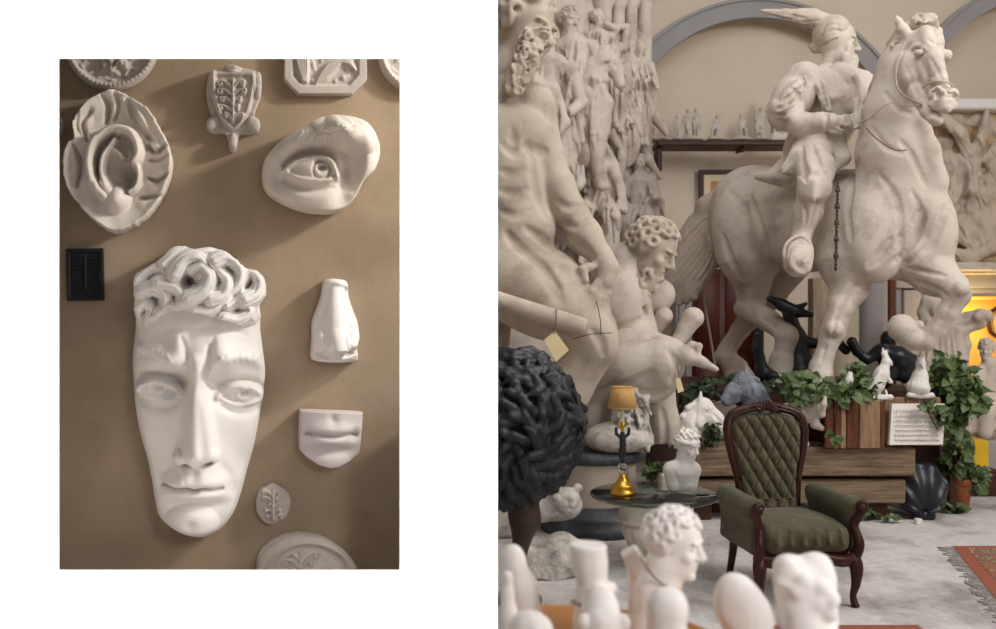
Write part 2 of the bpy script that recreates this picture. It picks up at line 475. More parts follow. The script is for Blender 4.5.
M['leaf'] = mat('ivy_leaf', lin(84, 104, 58), .45, .45, 9, .1, 60, lin(140, 152, 100), .5, 12, spec=.5)
M['leaf_dark'] = mat('dark_leaf', lin(56, 74, 48), .5, .4, 9, .1, 60, lin(96, 112, 76), .4, 12)
M['stem'] = mat('plant_stem', lin(60, 50, 32), .9, .2, 8, .3)
M['terracotta'] = mat('terracotta', lin(150, 88, 54), .85, .15, 8, .2, 30)
M['blue_grey'] = mat('blue_grey_patina', lin(126, 132, 142), .6, .25, 10, .2, 30, lin(186, 188, 192), .5, 14)
M['shade'] = mat('ochre_silk', lin(200, 158, 98), .85, .08, 20, .1, 90)
M['bone'] = mat('ivory', lin(226, 214, 190), .6, .05, 8, .03)
M['mat_board'] = mat('mount_board', lin(226, 208, 178), .9, .03, 4, 0)
M['print'] = mat('faded_print', lin(196, 150, 112), .9, .25, 18, 0, 1, lin(120, 80, 60), .5, 9)
WORLD = .23
# ------------------------------------------------------------------ the room
WY, BY = 4.55, 11.2          # front white partition, far wall
# floor
def grid_plane(x0, x1, y0, y1, z):
    return [(x0, y0, z), (x1, y0, z), (x1, y1, z), (x0, y1, z)], [(0, 1, 2, 3)]
fl = struct('floor', box((2, 5.2, -.05), (12, 13, .1), .001), M['floor'])
# white partition with a splayed opening that frames the niche
def white_wall():
    x0, x1, z0, z1 = -3.3, 0.0, 0.0, 3.7
    a0, a1 = [(u - CU) / F_PX * WY for u in (59.5, 399.5)]; c0, c1 = [EYE - (v - CV) / F_PX * WY for v in (569.5, 59)]
    e = .07; t = .06; V = []
    for (q0, q1, w0, w1, y, d) in ((a0, a1, c0, c1, WY, 0), (a0 - e, a1 + e, c0 - e, c1 + e, WY + t, .0)):
        V += [(x0, y, z0), (x1 - (y > WY) * .004, y, z0), (x1 - (y > WY) * .004, y, z1), (x0, y, z1), (q0, y, w0), (q1, y, w0), (q1, y, w1), (q0, y, w1)]
    F = []
    for i in range(4):
        j = (i + 1) % 4
        F.append((i, j, 4 + j, 4 + i)); F.append((8 + i, 12 + i, 12 + j, 8 + j))
        F.append((i, 8 + i, 8 + j, j)); F.append((4 + i, 4 + j, 12 + j, 12 + i))
    return V, F
struct('wall_front', white_wall(), M['white_paint'])
# niche wall: turned square to the line of sight of the casts
NN = A((.2854, -.9584, 0)); NX = A((.9584, .2854, 0)); ND = 5.27
NS = 5.05 / 900 * 1.02
HM = [0.0]          # mean height (px) at which the traced outline was seen
def N3(u, v, h=0.0):
    u = A(u); v = A(v)
    d = np.stack([(u - CU) / F_PX, np.ones_like(u), -(v - CV) / F_PX], -1)
    t = (ND - HM[0] * NS) / (-(d @ NN))
    return A((0, 0, EYE)) + d * t[..., None] + ((A(h) - HM[0]) * NS)[..., None] * NN
def niche():
    c = [N3(A(-40.), A(690.)), N3(A(434.), A(690.)), N3(A(434.), A(-60.)), N3(A(-40.), A(-60.))]
    for i in (0, 1): c[i][2] = 0
    return prism(c, None, -NN * .08)
struct('wall_niche', niche(), M['niche'])
# far wall with two arched recesses (lunettes)
def at(u, v, Y=BY): return P(u, v, Y)
def far_wall():
    """wall sheet at BY with two blind arches; each recess is .35 m deep"""
    arcs = [(757, 155, 143), (1047, 128, 138)]
    V, F = [], []
    def quad(*q):
        n = len(V); V.extend(q); F.append(tuple(range(n, n + len(q))))
    zt = 6.6; xl, xr = -4.0, 6.9
    prev = xl
    for (uc, vc, r) in arcs:
        c = at(uc, vc); R = r * BY / F_PX; n = 48
        pts = [(c[0] - R * cos(pi * i / n), c[2] + R * sin(pi * i / n)) for i in range(n + 1)]
        quad((prev, BY, 0), (c[0] - R, BY, 0), (c[0] - R, BY, zt), (prev, BY, zt))
        for (a, b) in zip(pts[:-1], pts[1:]):
            quad((a[0], BY, a[1]), (b[0], BY, b[1]), (b[0], BY, zt), (a[0], BY, zt))
            quad((a[0], BY, a[1]), (a[0], BY + .3, a[1]), (b[0], BY + .3, b[1]), (b[0], BY, b[1]))
            quad((a[0], BY + .3, 0), (b[0], BY + .3, 0), (b[0], BY + .3, b[1]), (a[0], BY + .3, a[1]))
        for s_ in (-1, 1):
            x = c[0] + s_ * R; quad((x, BY, 0), (x, BY + .3, 0), (x, BY + .3, c[2]), (x, BY, c[2]))
        prev = c[0] + R
    quad((prev, BY, 0), (xr, BY, 0), (xr, BY, zt), (prev, BY, zt))
    return V, F
struct('wall_back', far_wall(), M['wall'])
struct('wall_right', box((6.95, 5.2, 3.3), (.1, 13, 6.6), .001), M['wall'])
struct('wall_left', box((-4.05, 5.2, 3.3), (.1, 13, 6.6), .001), M['wall'])
# grey stone archivolts
for i, (uc, vc, r0, r1) in enumerate(((757, 155, 136, 155), (1047, 128, 131, 148))):
    c = at(uc, vc); q = BY / F_PX; n = 48; V = []; F = []
    prof = [(r0, .02), (r0, -.07), (r1 - 3, -.07), (r1 - 3, -.1), (r1, -.1), (r1, .02)]
    for k in range(n + 1):
        a = pi * k / n
        V += [(c[0] - r * q * cos(a), BY + d, c[2] + r * q * sin(a)) for r, d in prof]
    m = len(prof)
    for k in range(n):
        for j in range(m):
            F.append((k * m + j, k * m + (j + 1) % m, (k + 1) * m + (j + 1) % m, (k + 1) * m + j))
    for side in (0, n):
        F.append(tuple(side * m + j for j in range(m)))
    struct('trim_%d' % (i + 1), (V, F), M['grey_stone'])
# grey engaged column under the horse, pilaster strips
def wallbox(u0, u1, v0, v1, Y, d, b=.01):
    p, q = P(u0, v1, Y), P(u1, v0, Y)
    return box(((p[0] + q[0]) / 2, Y + d / 2, (p[2] + q[2]) / 2), (q[0] - p[0], d, q[2] - p[2]), b)
c = P(874, 300, 10.6); r = 14 * 10.6 / 900
struct('trim_3', lathe([(r * 1.25, 0), (r * 1.25, .15), (r * 1.05, .22), (r, .3), (r, 2.3), (r * .97, 2.5), (r * 1.0, 4.1)], 32, (c[0], 10.6, 0)), M['grey_stone'], True)
struct('trim_4', join(wallbox(676, 692, 258, 530, 11.0, .3), wallbox(679, 681, 264, 530, 10.97, .06), wallbox(686, 688, 264, 530, 10.97, .06)), M['grey_stone'])
struct('trim_5', join(wallbox(896, 902, 275, 480, 11.0, .3), wallbox(904, 921, 290, 480, 10.95, .3), wallbox(896, 1010, 274, 288, 10.95, .3), wallbox(896, 1010, 288, 300, 11.05, .2)), M['grey_stone'])
# wooden door
d = thing('door_1', 'red-brown panelled wooden door behind the horse tail', 'door'); d['kind'] = 'structure'
p = P(722, 300, 11.1); w = 64 * 11.1 / 900
OFF[d.name] = (0, 0, 0)
obj('door_frame', join(box((p[0] - w / 2 - .05, 11.1, 1.1), (.1, .16, 2.2)), box((p[0] + w / 2 + .05, 11.1, 1.1), (.1, .16, 2.2)), box((p[0], 11.1, 2.24), (w + .3, .2, .12), .02)), M['dark_wood'], d)
obj('door_leaf', join(box((p[0], 11.12, 1.08), (w, .06, 2.16)), *[box((p[0] + sx * w * .235, 11.085, z), (w * .38, .03, h_), .012) for sx in (-1, 1) for z, h_ in ((.55, .8), (1.6, 1.0))]), M['door'], d)
# lit yellow alcove on the right with shelves
al = struct('wall_alcove', join(wallbox(920, 1010, 300, 480, 11.16, .02), wallbox(918, 922, 300, 480, 11.0, .16), wallbox(920, 1010, 296, 300, 11.0, .16)), mat('yellow_paint', lin(236, 182, 92), .8, .05, 3, .03))

# unseen dark flags added behind the camera to keep the wall wash off the niche and the studio
LAMP = A((-1.4, -3.5, 3.6))
def flag(x0, x1, z0, z1, t=.3):
    q = [LAMP + t * (A((x, WY, z)) - LAMP) for x, z in ((x0, z0), (x1, z0), (x1, z1), (x0, z1))]
    return prism(q, None, (0, -.001, 0))
a0, a1 = [(u - CU) / F_PX * WY for u in (59.5, 399.5)]; c0, c1 = [EYE - (v - CV) / F_PX * WY for v in (569.5, 59)]
mb = mat('black_metal', (.01, .01, .01), .9, 0, 1, 0)
struct('light_flag', flag(a0 - .003, a1 + .003, c0 - .003, c1 + .003), mb)
struct('light_flag', flag(-.003, 9, -4, 6), mb)
# ------------------------------------------------------------------ casts hung on the ochre wall (pixel units on the wall plane)
def G(x, y, cx, cy, sx, sy, h, a=0):
    c, s_ = cos(rad(a)), sin(rad(a)); dx, dy = x - cx, y - cy
    return h * np.exp(-.5 * (((dx * c + dy * s_) / sx) ** 2 + ((-dx * s_ + dy * c) / sy) ** 2))
def D(x, y, cx, cy, rx, ry, h, a=0, p=.5):
    c, s_ = cos(rad(a)), sin(rad(a)); dx, dy = x - cx, y - cy
    return h * np.clip(1 - ((dx * c + dy * s_) / rx) ** 2 - ((-dx * s_ + dy * c) / ry) ** 2, 0, 1) ** p
def DM(x, y, cx, cy, rx, ry, base, h, a=0, p=.6):
    c, s_ = cos(rad(a)), sin(rad(a)); dx, dy = x - cx, y - cy
    q = 1 - ((dx * c + dy * s_) / rx) ** 2 - ((-dx * s_ + dy * c) / ry) ** 2
    return np.where(q > 0, base + h * np.clip(q, 0, 1) ** p, base + 40 * np.minimum(q, 0))
def pd(x, y, pts):
    best = np.full(x.shape, 1e9); bt = np.zeros(x.shape); n = len(pts) - 1
    for i in range(n):
        (ax, ay), (bx, by) = pts[i], pts[i + 1]; dx, dy = bx - ax, by - ay; L2 = dx * dx + dy * dy + 1e-9
        t = np.clip(((x - ax) * dx + (y - ay) * dy) / L2, 0, 1)
        d = np.hypot(x - ax - t * dx, y - ay - t * dy); m = d < best
        best = np.where(m, d, best); bt = np.where(m, (i + t) / n, bt)
    return best, bt
def ST(x, y, pts, w, h, taper=0, sub=5):
    q = crom(A(pts), sub) if len(pts) > 2 else A(pts)
    d, t = pd(x, y, q)
    hh = h * (1 - taper * np.abs(2 * t - 1) ** 2)
    ww = w * (1 - .6 * taper * np.abs(2 * t - 1) ** 2)
    return hh * np.exp(-.5 * (d / ww) ** 2)
def RG(x, y, cx, cy, r, w, h, ry=None):
    ry = ry or r; d = np.hypot((x - cx) / r, (y - cy) / ry) - 1
    return h * np.exp(-.5 * (d * (r + ry) / 2 / w) ** 2)
smax = lambda a, b, k: np.where(np.abs(a - b) < k, np.maximum(a, b) + (k - np.abs(a - b)) ** 2 / (4 * k), np.maximum(a, b))
def VN(x, y, f, amp, seed=0):
    r = np.random.RandomState(seed); o = np.zeros_like(x)
    for i in range(5):
        a, b, p, q = r.randn() * f, r.randn() * f, r.rand() * 6, r.rand() * 6; o += np.sin(a * x + b * y + p) * np.cos(b * x - a * y + q)
    return o * amp / 3
def relief(outline, H, ctr=None, nt=360, nr=130, rim=.06, z0=0, smooth=True, sides=3, rough=0, hm=None):
    o = crom(A(outline), 10, True) if smooth else A(outline)
    L = np.r_[0, np.cumsum(np.hypot(*(np.roll(o, -1, 0) - o).T))]
    o2 = np.vstack([o, o[:1]]); t = np.linspace(0, L[-1], nt, endpoint=False)
    ox, oy = np.interp(t, L, o2[:, 0]), np.interp(t, L, o2[:, 1])
    if rough:
        r = np.random.RandomState(3); j = np.convolve(r.randn(nt + 8), np.ones(4) / 4, 'same')[:nt] * rough; 
        ctr_ = o.mean(0); dd = np.hypot(ox - ctr_[0], oy - ctr_[1]); ox, oy = ox + (ox - ctr_[0]) / dd * j, oy + (oy - ctr_[1]) / dd * j
    cx, cy = ctr if ctr is not None else o.mean(0)
    s = np.linspace(0, 1, nr + 1)[1:]; s = 1 - (1 - s) ** 1.08
    X = cx + s[:, None] * (ox - cx); Y = cy + s[:, None] * (oy - cy)
    Z = H(X, Y)
    e = np.clip((s - (1 - rim)) / rim, 0, 1); f = .55 + .45 * np.sqrt(np.maximum(1 - e ** 2, 0)); Z = np.maximum(Z, 1) * f[:, None] + z0
    HM[0] = float(Z.mean()) * .9 if hm is None else hm
    V = [N3(A([cx]), A([cy]), H(A([[cx]]), A([[cy]]))[0] + z0).reshape(-1, 3), N3(X, Y, Z).reshape(-1, 3)]
    for i in range(1, sides + 1):
        V.append(N3(ox, oy, Z[-1] * (1 - i / sides) + .3 * (i == sides)))
    V.append(N3(A([cx]), A([cy]), A([.3])).reshape(-1, 3))
    F = []; k = np.arange(nt); l = (k + 1) % nt
    R_ = nr + sides
    F += [(0, 1 + b, 1 + a) for a, b in zip(k, l)]
    for i in range(R_ - 1):
        b0 = 1 + i * nt; b1 = b0 + nt
        F += list(zip((b0 + k).tolist(), (b0 + l).tolist(), (b1 + l).tolist(), (b1 + k).tolist()))
    last = 1 + R_ * nt; b0 = 1 + (R_ - 1) * nt
    F += [(last, b0 + a, b0 + b) for a, b in zip(k, l)]
    HM[0] = 0.0
    return np.vstack(V), F
def circ(cx, cy, rx, ry=None, n=24, a0=0): 
    ry = ry or rx
    return [(cx + rx * cos(2 * pi * i / n), cy + ry * sin(2 * pi * i / n)) for i in range(n)]

# --- colossal face mask
FACE = [(133, 330), (134, 305), (141, 292), (165, 285), (200, 282), (235, 285), (256, 296), (261, 312), (261, 330), (263.5, 350), (266, 372), (264.5, 392), (259, 425), (254, 450), (247, 475), (241, 497), (233, 517), (221, 532), (206, 540.5), (190, 539), (173, 532), (158, 521), (153, 503), (150, 485), (146, 465), (140, 442), (135, 420), (131.5, 395), (130, 368), (131, 348)]
def face_H(x, y):
    xc = 199 + (y - 400) * -.012; w = np.interp(y, [280, 330, 400, 450, 500, 545], [68, 70, 70, 62, 50, 44])
    q = np.clip(1 - ((x - xc) / w) ** 2, 0, 1)
    h = 20 + 36 * q ** .62
    h = h * np.interp(y, [280, 320, 420, 500, 530, 545], [.92, 1, 1, .97, .82, .6])
    # brow shelf and sockets
    h += G(x, y, 158, 361, 24, 7, 7, -3) + G(x, y, 236, 357, 24, 7, 7, -8)
    h += ST(x, y, [(134, 352), (150, 348), (166, 355), (178, 368)], 4.2, 4) + ST(x, y, [(211, 369), (222, 359), (240, 355), (262, 364)], 4.2, 4.5)
    h += ST(x, y, [(136, 349), (143, 344), (152, 348), (160, 347)], 2.2, 2.2)
    for i in range(7): 
        h += ST(x, y, [(138 + 5 * i, 345 + i * 1.4), (143 + 5 * i, 352 + i * 1.5)], 1.2, 1.6) + ST(x, y, [(216 + 6.5 * i, 364 - 2.2 * i + .25 * i * i), (222 + 6.5 * i, 357 - 2.0 * i + .25 * i * i)], 1.2, 1.6)
    h -= G(x, y, 163, 388, 23, 10, 15) + G(x, y, 240, 392, 22, 10, 15)
    h -= G(x, y, 178, 379, 9, 8, 12) + G(x, y, 215, 383, 9, 8, 11)
    # frown
    h += G(x, y, 178, 352, 7, 13, 8, 15) + G(x, y, 222, 354, 8, 12, 8, -20) + G(x, y, 199, 350, 7, 16, 5) + G(x, y, 176, 338, 9, 7, 3) + G(x, y, 222, 338, 9, 7, 3)
    h -= ST(x, y, [(189, 350), (189, 362), (192, 374)], 2.6, 5, .5) + ST(x, y, [(210, 346), (209, 362), (206, 378)], 2.6, 6, .5)
    h -= ST(x, y, [(182, 336), (186, 348), (189, 358)], 2.2, 3, .6) + ST(x, y, [(214, 338), (212, 348), (210, 358)], 2.2, 3, .6)
    h -= ST(x, y, [(150, 335), (175, 328), (200, 331), (225, 328), (245, 334)], 3, 2.4, .6)
    # nose
    t = np.clip((y - 368) / 86, 0, 1); d = (x - (197 + 1 * t)) ; wn = 6.2 + 5.5 * t
    nh = (14 + 34 * t ** 1.15) * np.exp(-np.abs(d / wn) ** 2.6 * .7) / (1 + np.exp((y - 458) / 3.2)) * np.clip((y - 352) / 18, 0, 1)
    h = h + nh
    h = smax(h, DM(x, y, 197, 449, 13, 14, 60, 28, 0, .6), 8)
    h = smax(h, DM(x, y, 182, 454, 8, 8.5, 56, 13, 0, .6), 5); h = smax(h, DM(x, y, 211.5, 453, 8, 8.5, 56, 13, 0, .6), 5)
    h -= G(x, y, 187, 462.5, 3.4, 1.6, 10, 10) + G(x, y, 208, 461.5, 4.6, 1.6, 16, -14)
    h += G(x, y, 195, 470, 22, 7, 4)
    # eyes
    for (cx, cy, a, sg) in ((158, 389.5, 6, 1), (242, 394.5, 4, -1)):
        h = smax(h, DM(x, y, cx, cy, 24, 13, 26, 21, a, .5), 3) 
        c, s_ = cos(rad(a)), sin(rad(a)); T = lambda px, py: (cx + px * c - py * s_, cy + px * s_ + py * c)
        h += ST(x, y, [T(-23, 2), T(-15, -6), T(0, -9.5), T(14, -6.5), T(23, 1)], 2.6, 9, .3)
        h -= ST(x, y, [T(-24, -3), T(-14, -12), T(0, -15.5), T(14, -13), T(24, -4)], 2.0, 5, .4)
        h += ST(x, y, [T(-23, 3), T(-12, 8), T(0, 10), T(13, 7.5), T(22, 2)], 1.9, 5, .3)
        h -= ST(x, y, [T(-21, 12), T(-8, 18), T(8, 18), T(20, 12)], 2.2, 3.5, .5)
        h -= RG(x, y, cx + 1.5, cy - 1, 8, .8, 1.3)
        h -= G(x, y, cx - .5, cy - 2.5, 1.6, 2, 3.5) + G(x, y, cx + 3.5, cy - 2.5, 1.6, 2, 3.5)
    # lips, chin, cheeks
    h += G(x, y, 195, 480, 24, 5.5, 11) + G(x, y, 186, 478, 8, 4, 2.5) + G(x, y, 203, 478, 8, 4, 2.5)
    h += G(x, y, 195, 492.5, 18, 4.4, 11)
    h -= ST(x, y, [(163, 484), (176, 486.5), (187, 485), (195, 487), (203, 485), (214, 487), (222, 486)], 1.5, 9, .25)
    h -= ST(x, y, [(184, 467), (186, 478)], 1.5, 1.5) - ST(x, y, [(181, 466), (182, 478)], 2.2, 2.5); h -= G(x, y, 194, 472, 4, 6, 5)
    h -= G(x, y, 196, 502, 17, 4.5, 7)
    h += D(x, y, 192, 522, 28, 21, 11, 0, .8) - G(x, y, 191, 522, 4, 4, 3)
    h += G(x, y, 150, 425, 16, 22, 4) + G(x, y, 248, 425, 12, 22, 4)
    h -= ST(x, y, [(172, 464), (163, 476), (158, 492)], 4.5, 4.5, .5) + ST(x, y, [(222, 464), (230, 478), (235, 494)], 4.5, 4, .5)
    h -= G(x, y, 152, 468, 13, 17, 7) + G(x, y, 243, 462, 12, 18, 6)
    return h
face = obj('plaster_face_mask', relief(FACE, face_H, (198, 420), 460, 220, .1, hm=40), M['cast'])
tag(face, 'colossal white plaster face with frowning brow and curly hair, largest cast on the ochre wall', 'plaster cast')
HAIR = [(134, 322), (133.5, 305), (132.5, 288), (135, 275), (146, 268), (160, 258), (171, 247), (183, 245), (195, 249), (208, 247), (222, 250), (233, 257), (246, 268), (257, 271), (265, 280), (266, 295), (259, 306), (261, 318), (252, 328), (240, 326), (228, 322), (214, 318), (198, 314), (186, 313), (172, 312), (160, 318), (148, 328), (138, 330)]
def hair_H(x, y):
    h = 30 + 18 * np.clip(1 - ((x - 199) / 74) ** 2 - ((y - 292) / 60) ** 2, 0, 1) ** .6
    z = np.zeros_like(x)
    locks = [([(176, 276), (184, 262), (197, 258), (206, 266), (200, 278)], 8, 30), ([(190, 300), (204, 292), (210, 278), (202, 268), (192, 272)], 8, 34), ([(212, 300), (224, 296), (228, 282), (220, 272)], 8, 30), ([(216, 262), (228, 258), (240, 268), (240, 282), (232, 292)], 8, 30), ([(246, 300), (257, 294), (260, 280), (250, 272), (243, 280)], 8, 28), ([(160, 284), (172, 286), (182, 294), (180, 306)], 7, 27), ([(142, 292), (154, 288), (166, 296), (164, 310), (152, 318)], 7, 24), ([(138, 280), (148, 272), (160, 270), (168, 276)], 6, 23), ([(138, 308), (146, 304), (152, 310), (146, 322)], 6, 20), ([(196, 312), (210, 312), (220, 306), (222, 296)], 7, 27), ([(224, 318), (238, 320), (250, 312), (246, 304)], 7, 26), ([(164, 266), (174, 256), (186, 254)], 6, 22), ([(200, 254), (212, 252), (222, 256)], 6, 22), ([(228, 306), (238, 300), (242, 290)], 6, 24), ([(252, 318), (258, 308), (254, 300)], 5, 20), ([(160, 314), (170, 306), (178, 308)], 6, 22), ([(182, 288), (190, 292), (196, 288)], 5, 22), ([(212, 286), (218, 290), (222, 286)], 5, 20), ([(232, 262), (246, 272), (252, 270)], 5, 20)]
    for i, (p, w, hh) in enumerate(locks):
        d, t = pd(x, y, crom(A(p), 6)); ww = w * (1.15 - .5 * t)
        lk = hh * (1.05 - .25 * t) * np.clip(1 - (d / (ww * 1.35)) ** 2, 0, 1) ** .55
        lk = lk - 1.8 * np.exp(-((d - ww * .45) / .9) ** 2) - 1.5 * np.exp(-((d - ww * .9) / .9) ** 2)
        z = smax(z, lk, 2)
    return h + z * .9 - D(x, y, 187, 283, 6, 8, 14, 20, .5) + VN(x, y, .35, .5, 4)
obj('hair', relief(HAIR, hair_H, (200, 288), 420, 150, .06, rough=.5, hm=40), M['cast'], face)

# --- ear
EAR = [(114, 91), (128, 96), (140, 103), (149, 109), (159, 126), (170, 148), (171.5, 168), (164, 192), (150, 214), (133, 227), (115, 232.5), (98, 224), (81, 207), (68, 188), (64, 166), (67, 146), (74, 138), (73.5, 124), (84, 107), (98, 96)]
def ear_H(x, y):
    r = np.hypot((x - 119) / 50, (y - 165) / 66)
    h = 17 + 13 * np.clip(r, 0, 1.1) ** 4
    # ragged hair rim
    for (cx, cy, rx, ry, hh, a) in ((84, 122, 13, 20, 30, 30), (76, 163, 9, 24, 27, 0), (95, 105, 17, 12, 30, -20), (116, 106, 12, 17, 26, 10), (140, 118, 9, 28, 29, -30), (156, 146, 8, 24, 26, -16), (162, 172, 9, 16, 26, 10), (153, 190, 12, 13, 24, 20), (143, 206, 12, 12, 22, 30)):
        h = smax(h, D(x, y, cx, cy, rx, ry, hh, a, .45), 3)
    for p, w, d in (([(74, 146), (80, 162), (77, 186)], 1.6, 9), ([(92, 112), (84, 124), (86, 140)], 1.8, 8), ([(80, 116), (78, 128), (82, 138)], 1.3, 5), ([(104, 97), (109, 108), (106, 122)], 1.8, 8), ([(116, 94), (119, 106), (114, 120)], 1.5, 6), ([(128, 100), (136, 120), (152, 140)], 2, 8), ([(148, 146), (157, 152), (166, 146)], 1.8, 10), ([(150, 160), (160, 160), (168, 156)], 1.4, 6), ([(150, 178), (158, 181), (168, 174)], 1.8, 10), ([(140, 198), (150, 197), (160, 196)], 1.8, 9)):
        h = h - ST(x, y, p, w, d, .3)
    # the ear itself
    q = lambda pts, w, hh, tp=.1: hh * np.exp(-(pd(x, y, crom(A(pts), 6))[0] / w) ** 2.6)
    e = np.maximum.reduce([
        q([(106, 198), (97, 188), (91, 168), (93, 150), (101, 138), (114, 131), (128, 132), (137, 142), (140, 155), (136, 164)], 6, 40),
        q([(106, 186), (103, 172), (105, 158), (111, 149), (116, 142)], 5, 32),
        q([(112, 150), (118, 152), (123, 157)], 3.6, 28),
        q([(104, 184), (109, 192), (114, 198)], 9, 31),
        q([(137, 164), (139.5, 176), (136, 188), (131, 192)], 4.4, 34),
        D(x, y, 117.5, 200, 16.5, 19, 37, 15, .75)])
    e = e + G(x, y, 119, 164, 18, 26, 6)
    h = smax(h, e, 8)
    h -= G(x, y, 131, 179, 5, 8, 12) + G(x, y, 121, 172, 8, 12, 6) + G(x, y, 97.5, 168, 1.8, 16, 5, 6)
    return h + VN(x, y, .15, .6, 2)
tag(obj('plaster_ear_cast', relief(EAR, ear_H, (118, 165), 400, 140, .05, rough=.5), M['cast_warm']), 'plaster cast of a giant ear with ragged edge above the black plaque', 'plaster cast')
# --- eye
EYE_O = [(263, 172), (265, 158), (274, 146), (288, 135), (304, 126), (322, 116), (340, 113), (358, 115), (372, 122), (382, 137), (383, 153), (377, 168), (366, 179), (358, 195), (346, 207), (332, 211), (312, 210), (294, 205), (276, 196), (266, 186)]
def eye_H(x, y):
    h = 22 + 20 * np.clip(1 - ((x - 318) / 62) ** 2 - ((y - 168) / 56) ** 2, 0, 1) ** .5
    h += ST(x, y, [(278, 158), (296, 141), (320, 132), (345, 140), (352, 150)], 9, 15, .2) + D(x, y, 352, 132, 30, 22, 22, 30, .8) + D(x, y, 330, 124, 22, 12, 8)
    h += ST(x, y, [(365, 128), (368, 145), (364, 165), (350, 190)], 8, 10, .3)
    h -= ST(x, y, [(337, 118), (343, 125), (349, 131)], 3.5, 6, .5)
    for i in range(12): h += ST(x, y, [(296 + 4.4 * i, 143 - 1.1 * i + .07 * i * i), (301 + 4.6 * i, 135 - .8 * i + .07 * i * i)], 1.3, 2.2)
    h -= G(x, y, 350, 172, 9, 20, 24, 12) + G(x, y, 312, 155, 24, 5, 9, -4) + G(x, y, 283, 172, 7, 10, 6)
    h = smax(h, DM(x, y, 312, 171, 27, 14, 24, 24, 4, .5), 2)
    h += ST(x, y, [(283, 172), (296, 162), (313, 157.5), (327, 160), (335, 170), (337, 178)], 2.2, 10, .2)
    h -= ST(x, y, [(284, 166), (297, 155), (315, 151), (331, 155), (340, 168)], 2.0, 7, .3)
    h += ST(x, y, [(287, 173), (297, 179), (312, 182), (328, 181), (337, 178)], 2.0, 7, .2)
    h -= ST(x, y, [(284, 180), (298, 188), (316, 191), (334, 188)], 2.8, 5, .5)
    h -= RG(x, y, 321, 170.5, 8.5, 1.1, 4, 9) + G(x, y, 320, 169, 2.4, 2.4, 9) + G(x, y, 324, 168, 1.6, 1.8, 6)
    h += G(x, y, 300, 198, 22, 8, 4)
    return h
tag(obj('plaster_eye_cast', relief(EYE_O, eye_H, (318, 166), 400, 150, .05), M['cast_warm']), 'plaster cast of a giant left eye and brow, right of the small shield', 'plaster cast')
# --- nose
NOSE = [(325, 284), (326, 279.5), (331, 278), (340, 278.5), (348, 280), (350, 285), (351, 296), (355, 309), (360, 322), (361.5, 336), (359, 347), (360, 357), (358.5, 362.5), (340, 363.5), (325, 363), (313.5, 360), (313, 350), (314, 338), (314, 322), (319, 308), (323, 296)]
def nose_H(x, y):
    t = np.clip((y - 278) / 78, 0, 1); w = 10 + 11 * t
    h = 12 + (10 + 27 * t) * np.exp(-np.abs((x - 336) / w) ** 2.4) * np.interp(y, [350, 362], [1, .35])
    h += D(x, y, 319, 341, 9, 13, 10) + D(x, y, 354, 341, 9, 13, 10) + D(x, y, 336, 344, 15, 16, 10, 0, .8)
    h -= ST(x, y, [(322, 330), (326, 344), (323, 352)], 2, 5, .4) + ST(x, y, [(351, 328), (347, 342), (350, 350)], 2, 6, .4)
    h -= G(x, y, 351, 352.5, 7, 1.8, 18, -25) + G(x, y, 325, 356, 6, 2, 10, 18) + ST(x, y, [(328, 290), (326, 305), (322, 318)], 2, 3, .5) + ST(x, y, [(346, 288), (348, 302), (353, 316)], 2, 3, .5)
    h += ST(x, y, [(326, 284), (336, 282), (349, 286)], 2, 4)
    return h
tag(obj('plaster_nose_cast', relief(NOSE, nose_H, (337, 325), 280, 100, .08), M['cast']), 'small white plaster nose hung above the mouth cast', 'plaster cast')
# --- mouth
MOUTH = [(300.5, 411), (316, 411.3), (332, 412), (348, 412.5), (364.5, 413.5), (363.5, 428), (362, 442), (360.5, 454), (350, 462), (340, 467), (330, 468.5), (318, 465), (308, 459), (300.5, 452), (300, 438), (300.3, 424)]
def mouth_H(x, y):
    h = 12 + 16 * np.clip(1 - ((x - 332) / 36) ** 2, 0, 1) ** .6
    h += G(x, y, 332, 429, 18, 4, 5) + G(x, y, 332, 441, 15, 4.5, 6) - ST(x, y, [(308, 434), (322, 435), (332, 436.5), (343, 435), (356, 435)], 1.6, 6, .3)
    h -= G(x, y, 333, 420, 3.5, 5, 3.5) + G(x, y, 332, 450, 14, 3.5, 4) + G(x, y, 309, 434, 3, 4, 3) + G(x, y, 355, 434, 3, 4, 3); h += D(x, y, 332, 460, 18, 9, 3)
    return h
tag(obj('plaster_mouth_cast', relief(MOUTH, mouth_H, (332, 437), 240, 90, .04, smooth=False), M['cast_lilac']), 'small plaster mouth and chin cast with flat top, below the nose cast', 'plaster cast')
